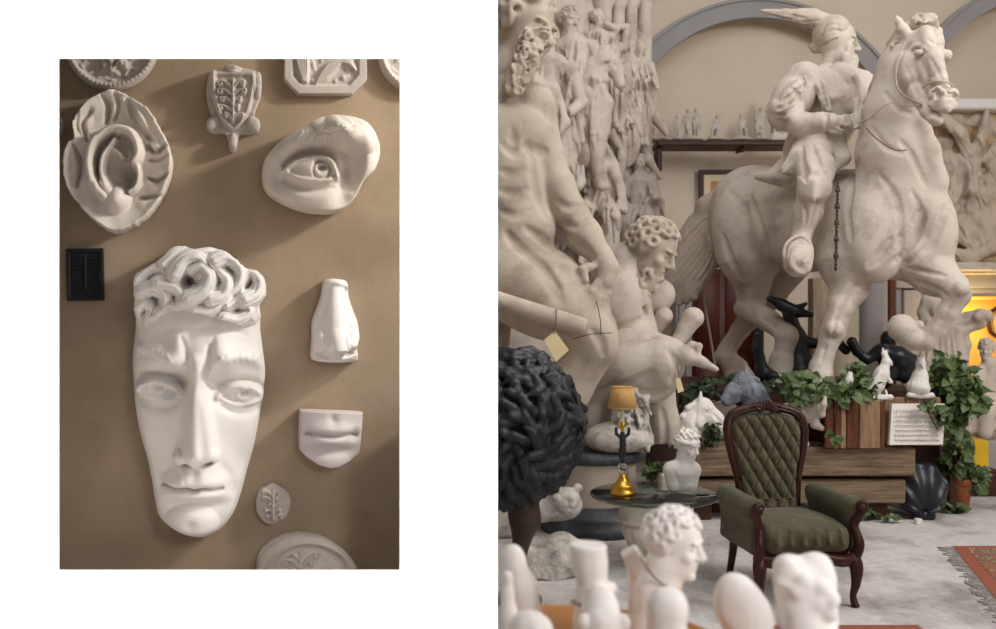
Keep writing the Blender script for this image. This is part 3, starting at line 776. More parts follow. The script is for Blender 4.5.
# --- ornament field used on shields and medallions
def orn(x, y, cx, cy, s, n=7, seed=1, h=4):
    r = np.random.RandomState(seed); z = np.zeros_like(x)
    for i in range(n):
        yy = cy + s * (-.85 + 1.6 * i / max(n - 1, 1))
        for e in (-1, 1):
            w = s * (.25 + .5 * r.rand())
            z = np.maximum(z, ST(x, y, [(cx, yy + s * .25), (cx + e * w * .5, yy - s * .05), (cx + e * w, yy - s * .1), (cx + e * w * .95, yy + s * .1), (cx + e * w * .7, yy + s * .06)], s * .05, h, .2))
            z = np.maximum(z, D(x, y, cx + e * w * .8, yy, s * .1, s * .1, h))
    z = np.maximum(z, ST(x, y, [(cx, cy - s), (cx, cy + s)], s * .06, h)); z = np.maximum(z, D(x, y, cx, cy, s * .14, s * .2, h * 1.2))
    return z
SH = [(212, 69), (222, 66), (230, 63), (239, 65.5), (248, 67), (260, 71), (262, 80), (261, 95), (256, 108), (255, 116), (260, 121), (259, 130), (250, 133), (241, 133), (238, 139), (237, 147), (233, 151), (229, 146), (228, 138), (224, 132), (214, 132), (207, 127), (207, 119), (212, 115), (208, 104), (206, 90), (208, 76)]
def shield_H(x, y):
    h = 9 + VN(x, y, .3, .6, 3)
    t = np.clip((y - 72) / 58, 0, 1); hw = 23 * (1 - t ** 2.4) ** .6; ins = np.clip((hw - np.abs(x - 233)) / 3, 0, 1) * np.clip((y - 70) / 3, 0, 1)
    h += 8 * ins - 3 * np.clip((hw - 3.5 - np.abs(x - 233)) / 2, 0, 1) * np.clip((y - 75) / 2, 0, 1) + orn(x, y, 233, 101, 20, 5, 4, 5) * ins
    h += D(x, y, 233, 68, 9, 5, 6) + D(x, y, 212, 123, 6, 9, 6, 30) + D(x, y, 254, 124, 7, 9, 6, -30) + D(x, y, 233, 142, 5, 10, 6) + D(x, y, 212, 80, 5, 12, 5) + D(x, y, 258, 84, 5, 14, 5)
    return h
tag(obj('plaster_shield', relief(SH, shield_H, (233, 100), 320, 90, .05), M['cast_grey']), 'small plaster heraldic shield with scrolled edges between ear and eye casts', 'plaster relief')
def disc_H(cx, cy, rx, ry, seed, big=12):
    def H(x, y):
        r = np.hypot((x - cx) / rx, (y - cy) / ry)
        h = np.where(r > .84, big, big * .55) + .0 * x
        h = big * .5 + big * .45 / (1 + np.exp(-(r - .84) * 60)) + 1.2 * np.exp(-((r - .92) * rx / 1.5) ** 2) * (1 + .6 * np.sin(np.arctan2(y - cy, x - cx) * 60))
        return h + (r < .82) * (orn(x, y, cx, cy, rx * .62, 6, seed, big * .45) + np.maximum(VN(x, y, 12 / rx, big * .3, seed), 0))
    return H
def disc(cx, cy, rx, ry, seed, m, label, big=12, a=0):
    o = obj('plaster_medallion', relief(circ(cx, cy, rx, ry, 28), disc_H(cx, cy, rx, ry, seed, big), (cx, cy), 300, 90, .04), m)
    tag(o, label, 'plaster relief'); return o
disc(111.5, 42.5, 47.2, 47.2, 3, M['cast_grey'], 'grey round plaster medallion with foliage directly above the ear cast')
disc(421, 50, 43, 43, 9, M['cast_grey'], 'round plaster medallion cut off by the top right corner of the opening')
disc(47, 126, 16, 18, 5, M['cast_grey'], 'small grey medallion barely showing at the left edge beside the ear cast', 8)
OV = [(272, 484), (281, 488), (289, 494), (291, 504), (287, 516), (279, 523), (272, 526), (264, 523), (257, 513), (256, 501), (260, 490), (266, 487)]
tag(obj('plaster_oval', relief(OV, lambda x, y: 6 + 5 * np.clip(1 - ((x - 273) / 20) ** 2 - ((y - 504) / 24) ** 2, 0, 1) ** .5 + orn(x, y, 273, 505, 15, 5, 6, 4), (273, 504), 200, 70, .06), M['cast_grey']), 'smallest cast, a pointed oval plaster relief of leaves right of the chin', 'plaster relief')
LOW = [(257, 566), (262, 552), (274, 542), (288, 537), (304, 536), (324, 540), (340, 549), (353, 562), (361, 576), (362, 592), (352, 606), (330, 614), (302, 615), (276, 608), (260, 590)]
def low_H(x, y):
    r = np.hypot((x - 309) / 53, (y - 576) / 41)
    return 10 + 14 * np.clip(1 - r ** 2, 0, 1) ** .5 + 3 * np.exp(-((r - .8) * 30) ** 2) - 3 * np.exp(-((r - .7) * 30) ** 2) + (r < .66) * (orn(x, y, 300, 574, 24, 6, 8, 5)) + VN(x, y, .4, .6, 7)
tag(obj('plaster_boss', relief(LOW, low_H, (309, 575), 280, 90, .05, rough=.3), M['cast_warm']), 'domed round plaster boss with moulded rim at the bottom edge of the opening', 'plaster relief')
OC = [(284, 30), (284, 80), (298, 94.5), (352, 94.5), (367, 80), (367, 30), (352, 15), (298, 15)]
def oct_H(x, y):
    q = np.minimum(np.minimum(x - 284, 367 - x), np.minimum(94.5 - y, y - 15)); q = np.minimum(q, (x - 284 + 94.5 - y - 14.3) * .707); q = np.minimum(q, (367 - x + 94.5 - y - 14.7) * .707)
    ins = 1 / (1 + np.exp(-(q - 9) * 2.5))
    h = 11 - 4 * ins
    z = np.zeros_like(x)
    for i in range(5): z = np.maximum(z, ST(x, y, [(294 + 2.5 * i, 40), (297 + 2.4 * i, 60), (303 + i * .8, 82)], 1.6, 6))
    for i in range(6): z = np.maximum(z, ST(x, y, [(316 + 2 * i, 84 - i), (328 + 3 * i, 66 - i), (350 + i, 60 + 2 * i)], 1.8, 5, .2))
    return h + ins * np.maximum(z, np.maximum(VN(x, y, .3, 3, 2), 0))
def dens(o, n=14):
    o = A(o); return np.vstack([o[i] + (o[(i + 1) % len(o)] - o[i]) * t for i in range(len(o)) for t in np.linspace(0, 1, n, endpoint=False)])
tag(obj('plaster_plaque', relief(dens(OC), oct_H, (325, 55), 320, 90, .02, smooth=False), M['cast_grey']), 'octagonal plaster plaque with leaf relief above the eye cast', 'plaster relief')
# --- black plaque
b = box((0, 0, 0), (.215, .05, .295), .006); fr = []
bl = obj('black_plaque', relief(dens([(66, 248.5), (103, 248), (104, 300.5), (67, 301)]), lambda x, y: 8 - 2.5 * ((x > 70) & (x < 100) & (y > 252) & (y < 297)) + ((x > 72) & (x < 98) & (y > 255) & (y < 292)) * (1.2 * (np.sin(y * 1.9) > .1) * (np.abs(x - 85) > 2.0)) + ST(x, y, [(85, 256), (85, 290)], .8, 2), (85, 275), 240, 80, .02, smooth=False), mat('black_slate', lin(22, 22, 28), .5, .2, 8, .1, 30))
tag(bl, 'small black rectangular plaque with faint raised lines, left of the plaster face', 'plaque')
# ------------------------------------------------------------------ equestrian colossus
est = thing('equestrian_statue', 'colossal cream plaster horse raising one foreleg with bearded helmeted rider on its back', 'statue', tuple(P(815, 390, 8.0)[:2]) + (.95,))
def zfix(v, Y, z): return CV + (EYE - z) / Y * F_PX
s = S(.0095)
C = s.chain; B = s.blob
# trunk
B(757, 222, 8.72, 47, 54, 50, -10, 6)
C([(760, 216, 8.65, 46), (800, 222, 8.1, 48), (850, 222, 7.65, 50), (886, 224, 7.3, 50)], 10)
B(746, 192, 8.65, 33, 24, 30, -20, 6)                                   # croup
B(893, 222, 7.2, 52, 58, 40, 0, 8)
B(872, 232, 7.08, 27, 44, 22, 12, 8); B(930, 228, 7.02, 25, 46, 26, -6, 6)      # breast muscles
B(880, 260, 7.06, 20, 24, 18, 30, 7); B(918, 256, 7.0, 20, 26, 18, -20, 6)
B(846, 236, 7.34, 26, 46, 24, 14, 7); B(844, 262, 7.25, 20, 30, 18, 10, 8)           # near shoulder, forearm
# near foreleg, planted
C([(848, 262, 7.28, 30), (849, 288, 7.25, 18), (841, 308, 7.2, 13)], 6); C([(841, 306, 7.2, 13), (836, 322, 7.2, 11.5), (833, 332, 7.2, 12), (829, 342, 7.2, 9.5), (824, 357, 7.2, 9), (821, 366, 7.2, 11)], 3)
B(834, 329, 7.12, 9, 8, 8, 0, 3); C([(821, 368, 7.2, 11), (820, 378, 7.16, 12.5)], 2.5); C([(820, 381, 7.15, 14), (819, 402, 7.12, 19)], 1.5)
C([(830, 344, 7.08, 1.4), (823, 362, 7.08, 1.2)], 2.5, -1)
# far foreleg, raised
C([(918, 258, 7.12, 27), (934, 274, 7.0, 21), (953, 287, 6.86, 15)], 6)
B(957, 293, 6.8, 13.5, 13, 13, 20, 4); B(961, 289, 6.72, 8, 8, 8, 0, 3)
C([(957, 297, 6.8, 12), (948, 312, 6.82, 9.5), (936, 330, 6.88, 8.5), (926, 340, 6.92, 9.5)], 3)
C([(926, 341, 6.92, 10), (914, 341, 6.95, 10)], 2.5); C([(913, 339, 6.95, 12), (902, 328, 7.0, 14)], 1.5); B(919, 325, 6.93, 5, 5, 6, -40, 2.5)
B(900, 326, 7.0, 4, 12, 12, -38, 1)
# near hind leg, flexed
B(746, 236, 8.45, 33, 54, 34, -10, 8); B(760, 238, 8.38, 20, 40, 20, -8, 6)
C([(748, 256, 8.45, 30), (752, 284, 8.5, 17), (752, 300, 8.52, 12.5), (748, 310, 8.55, 12)], 6); B(742, 309, 8.62, 8, 9, 9, -20, 3)
C([(750, 310, 8.5, 12.5), (768, 320, 8.36, 10.5), (784, 331, 8.22, 11)], 4); B(787, 335, 8.18, 12, 11, 11, 0, 3)
C([(787, 338, 8.18, 11), (783, 356, 8.18, 10)], 3); C([(782, 360, 8.18, 12.5), (780, 395, 8.16, 18)], 1.5)
# far hind leg, planted behind
C([(792, 262, 8.5, 20), (774, 294, 8.75, 12), (754, 315, 9.0, 11.5)], 5); C([(752, 315, 9.0, 12), (740, 330, 9.05, 9), (727, 350, 9.1, 8.5), (725, 356, 9.1, 10.5)], 3); C([(726, 357, 9.1, 10), (735, 368, 9.05, 11)], 2); C([(736, 369, 9.05, 12.5), (744, 392, 9.0, 19)], 1.5)
# neck
C([(896, 195, 7.2, 39), (895, 150, 7.12, 35), (897, 110, 7.05, 28), (904, 72, 6.98, 22), (910, 52, 6.94, 17)], 10)
C([(872, 156, 7.2, 11), (878, 112, 7.1, 9), (889, 66, 7.02, 8), (900, 42, 6.98, 8)], 10)
C([(922, 122, 6.84, 6), (930, 150, 6.9, 8), (936, 182, 6.95, 12)], 8)
for i in range(3): C([(908 + 3 * i, 104 + 3 * i, 6.74, 1.2), (922 + i, 112 + 3 * i, 6.7, 1.2)], 2, -1)
# head
C([(922, 44, 6.84, 16), (930, 70, 6.68, 13), (940, 94, 6.5, 10.5)], 6)
B(908, 72, 6.8, 12, 21, 12, -16, 4); B(914, 84, 6.74, 9, 14, 10, -30, 4)
B(929, 42, 6.76, 15, 15, 8, -6, 6); C([(926, 32, 6.72, 7), (934, 56, 6.6, 8), (941, 80, 6.44, 6.5)], 4)
B(936.5, 95, 6.42, 8, 8, 9, 0, 3); B(951.5, 95.5, 6.42, 6.5, 7.5, 9, 0, 3); B(944, 103, 6.38, 10, 7.5, 9, 0, 3); C([(932, 105, 6.42, 4), (946, 109, 6.34, 4.5), (954, 105, 6.38, 3.5)], 2.5)
C([(933, 91, 6.34, 2), (938, 88.5, 6.3, 2.4), (943, 92, 6.32, 2)], 1.5); C([(949, 92, 6.32, 1.8), (954, 91, 6.32, 2), (957, 96, 6.36, 1.6)], 1.5)
C([(916, 92, 6.68, 8), (928, 112, 6.52, 7), (935, 119, 6.45, 6.5)], 3); B(935, 120, 6.42, 8, 5.5, 7, 20, 2)
C([(922, 103, 6.44, 1.6), (930, 109, 6.32, 2.6), (940, 113, 6.24, 2.6), (950, 111, 6.26, 1.6)], 1.2, -1)
B(919, 52.5, 6.6, 7, 5, 8, -15, 3, -1); B(919, 53, 6.66, 5, 4.4, 5.5, -10, .8); s.mark([(910, 52), (914, 47), (921, 46), (928, 51)], 1.8, -1.6, 1.5); s.mark([(911, 56), (918, 58.5), (926, 56)], 1.2, -1, 1)
B(946, 56, 6.76, 5, 6, 8, 10, 4)
s.mark([(937, 98), (939, 95), (940, 93)], 4.2, 6, .8); s.mark([(954, 99), (955, 96.5), (955.5, 95)], 2.8, 4, .8); s.mark([(911, 54), (915, 50), (920, 48.5), (926, 52)], 1.8, 2.2, .8); s.mark([(911, 55), (918, 57), (925, 54.5)], 1.2, 1.4, .8)
for p, w, d in (([(911, 43), (901, 56), (897, 72), (901, 90), (913, 104)], 1.6, 1.2), ([(906, 66), (912, 82), (918, 97)], 2.4, 1.4), ([(930, 58), (936, 68), (942, 80)], 2, 1.4), ([(931, 74), (935, 84), (940, 89)], 1.6, -1.4), ([(947, 60), (950, 74), (953, 86)], 1.6, 1.0), ([(921, 62), (926, 74), (930, 90)], 2.2, 1.2), ([(927, 38), (936, 44), (946, 46)], 2, .8), ([(926, 84), (932, 80), (938, 82)], 1.4, -1.2)): s.mark(p, w, d, 1.5)
# ears
C([(909, 40, 6.86, 6.5), (903, 29, 6.86, 5.5), (898.5, 21, 6.86, 3.4), (896.5, 16, 6.86, 1)], 2.5); C([(906, 36, 6.78, 2.6), (901, 26, 6.79, 2), (898, 20, 6.82, 1)], 1.2, -1)
C([(938, 38, 6.85, 5), (939, 31, 6.85, 3.4), (938.5, 26, 6.85, 1)], 2)
for p, w, d in (([(858, 158), (850, 185), (846, 212), (850, 240)], 5, 2.2), ([(912, 190), (922, 216), (912, 242), (894, 264)], 4, 2.6), ([(920, 208), (906, 234), (884, 257), (868, 268)], 3.4, 2.4), ([(925, 218), (914, 241), (892, 262)], 2.6, 1.8), ([(947, 204), (940, 228), (926, 250), (904, 266)], 4, 2.8), ([(892, 238), (880, 252), (868, 264)], 3, 2), ([(880, 176), (896, 196), (902, 226), (898, 250)], 5, 1.6), ([(905, 268), (926, 272), (946, 276)], 2.4, 1.6), ([(912, 280), (934, 288), (948, 296)], 2.2, 1.4), ([(750, 196), (757, 220), (766, 250), (776, 268)], 5, 2.6), ([(728, 190), (741, 206), (746, 228)], 6, 1.4), ([(722, 236), (730, 262), (744, 282)], 5, 1.4), ([(862, 282), (846, 296), (840, 312)], 3, 1.6), ([(900, 140), (914, 158), (926, 186)], 4, 1.6), ([(884, 92), (898, 108), (912, 114)], 3, 1.6), ([(872, 128), (884, 146), (904, 154)], 3.5, 1), ([(840, 300), (832, 338)], 2, 1.2), ([(826, 345), (821, 362)], 1.6, 1.1), ([(736, 334), (728, 350)], 1.6, 1), ([(762, 318), (780, 330)], 2, 1.2), ([(952, 302), (938, 326)], 2, 1.2)): s.mark(p, w, d, 2.5)
s.box((2.6, 8, .85), (3, 3, .1), None, 0, .0005, -1)
s.noise(.0018, 9, 7)
obj('horse_body', s.mesh(), M['statue'], est)
# mane and forelock
s = S(.0125); r = np.random.RandomState(2)
for i in range(46):
    t = i / 45; q = crom(A([(866, 150, 7.22), (869, 112, 7.15), (880, 75, 7.08), (893, 46, 7.0), (904, 26, 6.92)]), 12)[int(t * 48)]
    e = r.randn(2) * 1.5
    s.chain([(q[0] - 3, q[1], q[2], 3.2), (q[0] - 6 + e[0], q[1] + 6 + e[1], q[2] + .05, 1.6)], 1.5); s.chain([(q[0] + 1, q[1], q[2] - .03, 3.6), (q[0] - 2 + e[0], q[1] + 8 + e[1], q[2] - .06, 2)], 1.5)
for i in range(34):
    s.tor(P(913 + r.rand() * 21, 16 + r.rand() * 9, 6.86 + r.uniform(-.08, .08)), .022, .012, r.randn(3), .01)
s.chain([(912, 26, 6.88, 6), (926, 21, 6.86, 7), (934, 25, 6.86, 5)], 3)
obj('mane', s.mesh(), M['statue_dim'], est)
# tail
s = S(.0125)
for i in range(15):
    t = i / 14
    e = (646 + 52 * t, 284 + 16 * math.sin(t * 2.6) + (3 if i % 2 else -2), 9.15 - .25 * t)
    s.chain([(712 + 2 * t, 212 + 34 * t, 9.0 - .2 * t, 7), (694 + 16 * t, 222 + 42 * t, 9.1 - .25 * t, 7), (668 + 34 * t, 256 + 20 * t, 9.15 - .25 * t, 5.5 + (i % 3)), (*e, 3.4)], 2.6)
s.chain([(718, 196, 8.95, 8), (706, 206, 9.0, 9), (700, 224, 9.05, 9)], 5)
for i in range(16): t = i / 15; s.mark([(712 + 4 * t, 212 + 34 * t), (690 + 20 * t, 232 + 34 * t), (652 + 46 * t, 276 + 8 * t)], 1.4, 1.2 if i % 2 else -1.0, 1)
obj('tail', s.mesh(), M['statue_dim'], est)
obj('support_rod', tube([P(701, 280, 9.05), P(713, 352, 9.0), P(716, 372, 9.0)], .012, 8), M['statue_dim'], est)
# rider
s = S(.0082)
s.chain([(812, 150, 7.75, 28), (826, 120, 7.75, 27), (828, 96, 7.75, 29)], 10)
s.blob(826, 92, 7.75, 40, 25, 26, 8, 6); s.blob(842, 100, 7.6, 21, 26, 20, 10, 5)
s.chain([(803, 82, 7.65, 20), (793, 97, 7.55, 20), (784, 112, 7.5, 17)], 4); s.chain([(846, 82, 7.6, 16), (860, 84, 7.62, 14)], 5)                # near arm, draped
for i in range(9): s.chain([(804 - 1.8 * i, 78 + 4.4 * i, 7.38 + .005 * i, 3), (786 - i * .9, 92 + 3 * i, 7.36, 2.4)], 4)
for i in range(4): s.chain([(775, 103 + 2 * i, 7.42, 4), (788, 110 + 2 * i, 7.32, 4.2), (800, 106 + 2.5 * i, 7.4, 3.5)], 3)
s.chain([(783, 118, 7.48, 12), (800, 124, 7.35, 11.5), (822, 122, 7.25, 9), (831, 121, 7.2, 8)], 5)
hand(s, P(829, 121, 7.2), (1, -.1, .02), (.1, -1, .3), .085, .7)
s.chain([(860, 92, 7.6, 15), (866, 106, 7.45, 12), (862, 120, 7.3, 9)], 6)
hand(s, P(866, 119, 7.3), (-.9, -.4, -.3), (0, -1, .3), .085, .9)
for i in range(5): s.chain([(812 + 7 * i, 72, 7.55, 3), (822 + 6 * i, 98, 7.42 + .01 * i, 2.4), (826 + 4 * i, 124, 7.5, 2)], 4)
s.chain([(811, 74, 7.56, 5), (822, 86, 7.4, 4), (829, 110, 7.4, 3)], 4); s.chain([(838, 68, 7.56, 6), (852, 78, 7.45, 5), (858, 96, 7.45, 4)], 4)
# skirt and saddle cloth
for i in range(9):
    t = i / 8
    s.chain([(806 + 26 * t, 138 + 4 * t, 7.5 + .1 * t, 9), (796 + 34 * t, 156 + 8 * t, 7.35 + .1 * t, 7), (784 + 40 * t, 170 + 14 * t, 7.35 + .1 * t, 4)], 3)
for i in range(10):
    t = i / 9
    s.chain([(790 + 16 * t, 160 + 4 * t, 7.6, 8), (772 + 26 * t, 176 + 4 * t, 7.62, 6), (758 + 34 * t, 176 + 10 * t, 7.72 - .1 * t, 4)], 2.5)
s.chain([(838, 138, 7.35, 7), (843, 158, 7.3, 7), (832, 172, 7.3, 3)], 4)
# near leg, boot and stirrup foot
s.chain([(815, 146, 7.45, 20), (816, 170, 7.2, 17), (814, 187, 7.12, 15)], 8); s.blob(814, 188, 7.08, 15, 14, 14, 0, 6)
s.chain([(813, 190, 7.15, 14), (808, 212, 7.2, 13), (802, 236, 7.2, 9)], 7)
for i in range(5): s.chain([(799 + i * .6, 178 + 4 * i, 7.06, 2), (814, 182 + 4 * i, 6.98, 2.4), (829, 176 + 4 * i, 7.06, 2)], 4)
s.chain([(801, 240, 7.2, 9), (799, 254, 7.05, 12), (798, 264, 6.95, 11)], 6); s.blob(798, 264, 6.94, 14, 13, 13, 0, 4); s.box(P(798, 264, 6.86), (.2, .02, .2), (rad(-14), 0, rad(14)), .004, .01, -1)
# neck and head
L = head(s, P(838, 44, 7.68), .2, (.82, -.42, -.12), (.05, 0, 1), hair=None, neck=(P(830, 74, 7.75), .1), ears=0, k=.02)
f_, r_, u_ = basis((.82, -.42, -.12), (.05, 0, 1)); q = np.random.RandomState(4)
for i in range(60):
    a = q.uniform(-1.2, 1.2); z = q.uniform(-1.25, -.36)
    if abs(a) < .28 and z > -.64: continue
    p = L(sin(a) * .52, .8 - .34 * abs(a) - .25 * max(0, -z - .9), z)
    s.cap(p, .026, p - u_ * .075 + r_ * q.randn() * .02, .012, .01)
s.ell(L(0, .5, -1.0), (.085, .075, .12), np.stack([r_, f_, u_], 1), .03)
for i in range(6): s.chain([(806 + i * 3, 150 + 3 * i, 7.2, 2), (812 + i * 2.5, 172, 7.02, 2), (808 + i * 3.5, 186, 7.0, 1.4)], 2.5)
for i in range(6): s.mark([(806 - 2 * i, 80 + 5 * i), (794 - 2 * i, 90 + 5 * i), (780 - i, 100 + 3 * i)], 2, 1.4 if i % 2 else -1.6, 1.2)
for p, w, d in (([(788, 258), (792, 246), (800, 243), (809, 248)], 1.4, 1.2), ([(786, 262), (789, 273), (798, 277), (808, 273), (811, 262)], 1.4, 1.2), ([(812, 66), (820, 84), (826, 112), (826, 128)], 3, 2), ([(836, 74), (842, 96), (844, 120)], 3, -1.5), ([(850, 76), (856, 92), (856, 112)], 3, 2), ([(800, 74), (808, 90), (806, 108)], 3, 1.6), ([(790, 86), (800, 98), (802, 112)], 3, 1.8), ([(822, 142), (834, 156), (836, 170)], 3, 2), ([(812, 144), (818, 160), (826, 176)], 3, 2), ([(802, 146), (802, 164), (806, 182)], 3, 2), ([(796, 152), (786, 166), (778, 174)], 2.5, 1.6), ([(800, 196), (806, 214), (804, 234)], 2, 1.2), ([(818, 196), (812, 220), (806, 236)], 2, 1.2), ([(806, 140), (822, 136), (838, 140)], 2.5, -1.6)): s.mark(p, w, d, 1.5)
s.noise(.0018, 9, 3)
rider = obj('rider', s.mesh(), M['statue'], est)
s = S(.0105)
c = P(836, 38, 7.7)
s.ell(P(832, 35, 7.72), (.158, .18, .17), (0, rad(8), 0), .02)
s.ell(P(848, 50, 7.55), (.16, .2, .13), None, .01, -1)
for i in range(4): s.tor(P(831.5 + i * .4, 23 + 4.5 * i, 7.72), (.1, .135, .15, .155)[i], .013, (.12, 0, 1), .008)
s.chain([(824, 20, 7.72, 7), (812, 17, 7.74, 8), (803, 16, 7.75, 7), (785, 13.5, 7.78, 4.5), (762, 10.5, 7.82, 1.4)], 3)
for i in range(9): s.chain([(822 - 2.2 * i, 17 - .5 * (i % 3), 7.72, 5), (816 - 2.6 * i, 11 + (i % 3), 7.72, 1.6)], 2)
for i in range(6): s.chain([(815 - 3 * i, 20, 7.74, 4), (808 - 3 * i, 26 - i, 7.76, 1.5)], 2)
s.chain([(822, 40, 7.72, 7), (816, 48, 7.76, 5), (810, 46, 7.78, 1.5)], 3)
for p, w, d in (([(818, 40), (832, 30), (846, 33)], 1.6, 1.3), ([(817, 35), (830, 24), (843, 26)], 1.6, 1.2), ([(820, 46), (834, 37), (848, 39)], 1.4, -1.2), ([(826, 22), (822, 34), (820, 46)], 1.4, 1), ([(838, 22), (838, 30), (842, 37)], 1.4, 1), ([(768, 11.5), (790, 15), (808, 19)], 1, 1), ([(780, 11), (798, 12), (812, 14)], 1, .9), ([(800, 22), (810, 22), (820, 20)], 1, 1)): s.mark(p, w, d, .8)
s.noise(.0015, 16, 4)
obj('winged_helmet', s.mesh(), M['statue_dim'], rider)
# bridle, reins, chain
obj('bridle', join(tube([P(905, 42, 6.72), P(896, 70, 6.72), P(900, 92, 6.66), P(922, 105, 6.5)], .009, 8, flat=.5), tube([P(922, 88, 6.52), P(929, 83, 6.45), P(938, 81, 6.38), P(947, 82, 6.36), P(953, 86, 6.42)], .007, 8)), M['statue_dim'], est)
obj('reins', tube([P(922, 106, 6.5), P(905, 106, 6.7), P(888, 104, 6.78), P(870, 118, 7.0), P(858, 122, 7.15)], .004, 8), M['statue_dim'], est)
obj('breast_strap', tube([P(866, 128, 6.85), P(878, 140, 6.68), P(895, 150, 6.63), P(907, 150, 6.62)], .004, 8), M['string'], est)
ch = []
for i in range(24):
    p0 = P(838 - i * .1, 172 + i * 4.1, 7.02 - .002 * i); p1 = P(838 - i * .1, 175.4 + i * 4.1, 7.02)
    ch.append(tube([p0, p1], .011 if i % 4 else .02, 8, 2))
obj('girth_chain', join(*ch), mat('rusty_iron', lin(92, 78, 70), .7, .3, 9), est)
st = tube([P(784, 256, 7.0), P(787, 243, 7.05), P(799, 236, 7.08), P(810, 243, 7.05), P(812, 258, 7.0), P(806, 272, 6.95), P(790, 272, 6.95)], .014, 8, 5, True)
obj('stirrup', st, M['statue_dim'], est)
# ------------------------------------------------------------------ colossal nude with curly beard (left edge)
na = thing('plaster_colossus', 'huge nude male plaster figure with curly beard and bent knee', 'statue', (.05, 6.6, .2))
s = S(.012)
s.blob(503, 135, 6.7, 52, 48, 36, 0, 10); s.chain([(506, 150, 6.7, 44), (512, 195, 6.65, 42), (512, 235, 6.65, 46)], 12)
s.blob(522, 126, 6.46, 26, 20, 12, 10, 14); s.blob(486, 126, 6.46, 24, 20, 12, -10, 14)
for (u, v) in ((522, 158), (522, 176), (522, 196), (500, 158), (500, 176), (500, 196)): s.blob(u, v, 6.41, 13, 11, 7, 0, 12)
s.blob(526, 228, 6.42, 30, 26, 22, 20, 10)
s.chain([(512, 100, 6.7, 30), (536, 104, 6.6, 20)], 8); s.blob(534, 102, 6.55, 17, 18, 18, 0, 6)
s.chain([(540, 112, 6.6, 16), (549, 158, 6.55, 15), (558, 185, 6.5, 16), (572, 214, 6.45, 16)], 6)
s.chain([(573, 216, 6.45, 16), (584, 236, 6.4, 17.5), (603, 258, 6.35, 10.5)], 6)
s.chain([(603, 258, 6.34, 11), (607, 268, 6.3, 11.5), (605, 281, 6.28, 10)], 4)
for i, (a_, b_) in enumerate((((598, 283), (590, 300)), ((602, 286), (594, 306)), ((606, 287), (599, 308)), ((610, 284), (606, 304)))): s.chain([(*a_, 6.24 + .02 * i, 4.6), ((a_[0] + b_[0]) / 2 - 1, (a_[1] + b_[1]) / 2, 6.2 + .02 * i, 4), (*b_, 6.22 + .02 * i, 2.8)], 1.5)
s.chain([(598, 262, 6.3, 5), (589, 267, 6.24, 4.4), (582, 269, 6.22, 4)], 2.5); s.chain([(584, 270, 6.22, 3.6), (586, 280, 6.2, 3)], 1.5)
s.chain([(500, 268, 6.6, 50), (545, 295, 6.45, 42), (590, 330, 6.3, 27)], 12); s.blob(597, 340, 6.25, 19, 20, 18, 0, 8); s.blob(604, 346, 6.22, 11, 13, 10, 0, 6)
s.chain([(594, 348, 6.3, 22), (565, 388, 6.4, 25), (532, 430, 6.5, 22), (505, zfix(0, 6.6, .28), 6.6, 18)], 9)
s.chain([(470, 300, 6.9, 44), (470, 400, 7.0, 34), (470, zfix(0, 7, .3), 7.0, 26)], 10)
s.chain([(524, 228, 6.22, 2), (548, 240, 6.25, 3), (562, 256, 6.3, 2)], 6, -1); s.chain([(508, 236, 6.2, 2), (540, 268, 6.15, 2), (560, 300, 6.12, 1.5)], 10, -1)
for p, w, d in (([(512, 128), (514, 150)], 5, 1.2), ([(528, 142), (536, 150), (545, 150)], 5, 2), ([(502, 144), (516, 152), (528, 146)], 4, 1.6), ([(500, 170), (516, 173), (530, 168)], 4, 1.2), ([(500, 190), (516, 193), (534, 188)], 4, 1.2), ([(500, 210), (516, 214), (536, 208)], 4, 1.2), ([(526, 228), (544, 240), (560, 254)], 4, 3), ([(506, 232), (516, 244), (540, 262), (560, 290)], 5, 2.4), ([(531, 150), (538, 190), (546, 216)], 5, 1.8), ([(556, 200), (566, 206), (578, 204)], 2, 1.2), ([(560, 222), (574, 226), (588, 220)], 1.6, 1), ([(568, 238), (580, 246), (596, 262)], 4, 1.2), ([(592, 330), (602, 342), (604, 356)], 4, 1.5), ([(586, 360), (566, 386), (546, 410)], 5, 1.4)): s.mark(p, w + 1, d * .65, 4)
s.noise(.003, 6, 5)
bd = obj('body', s.mesh(), M['statue_dim'], na)
s = S(.011)
L = head(s, P(524, 30, 6.75), .3, (.72, -.5, -.25), (.2, 0, 1), 'curly', 0, seed=3, neck=(P(508, 78, 6.75), .2), curl=.2)
s.chain([(529, 52, 6.55, 13), (520, 74, 6.5, 13), (513, 92, 6.5, 8)], 6); r = np.random.RandomState(9)
for i in range(240):
    t = r.rand(); c_ = P(536 - 24 * t + r.uniform(-13, 13) * (1 - .35 * t), 30 + 62 * t, 6.52 - .14 * r.rand() - .1 * (1 - abs(t - .4)))
    s.tor(c_, .022, .0115, (r.randn() * .5 + .4, -1, r.randn() * .5), .012)
obj('bearded_head', s.mesh(), M['statue_dim'], na)
obj('staff', tube([P(484, 297, 6.15), P(520, 308, 6.1), P(560, 320, 6.05), P(586, 327, 6.02)], [.07, .066, .064, .055], 16, 4), M['statue_dim'], na)
obj('plinth', box((-.35, 6.85, .14), (1.2, .9, .28), .03), M['rough_stone'], na)
obj('wire', join(tube([P(573, 339, 6.05), P(592, 334, 6.02), P(612, 333, 6.05)], .003, 6), tube([P(596, 300, 6.2), P(600, 318, 6.05), P(601, 335, 6.02)], .003, 6)), mat('iron_wire', (.05, .045, .04), .6, .2, 5, 0), na)
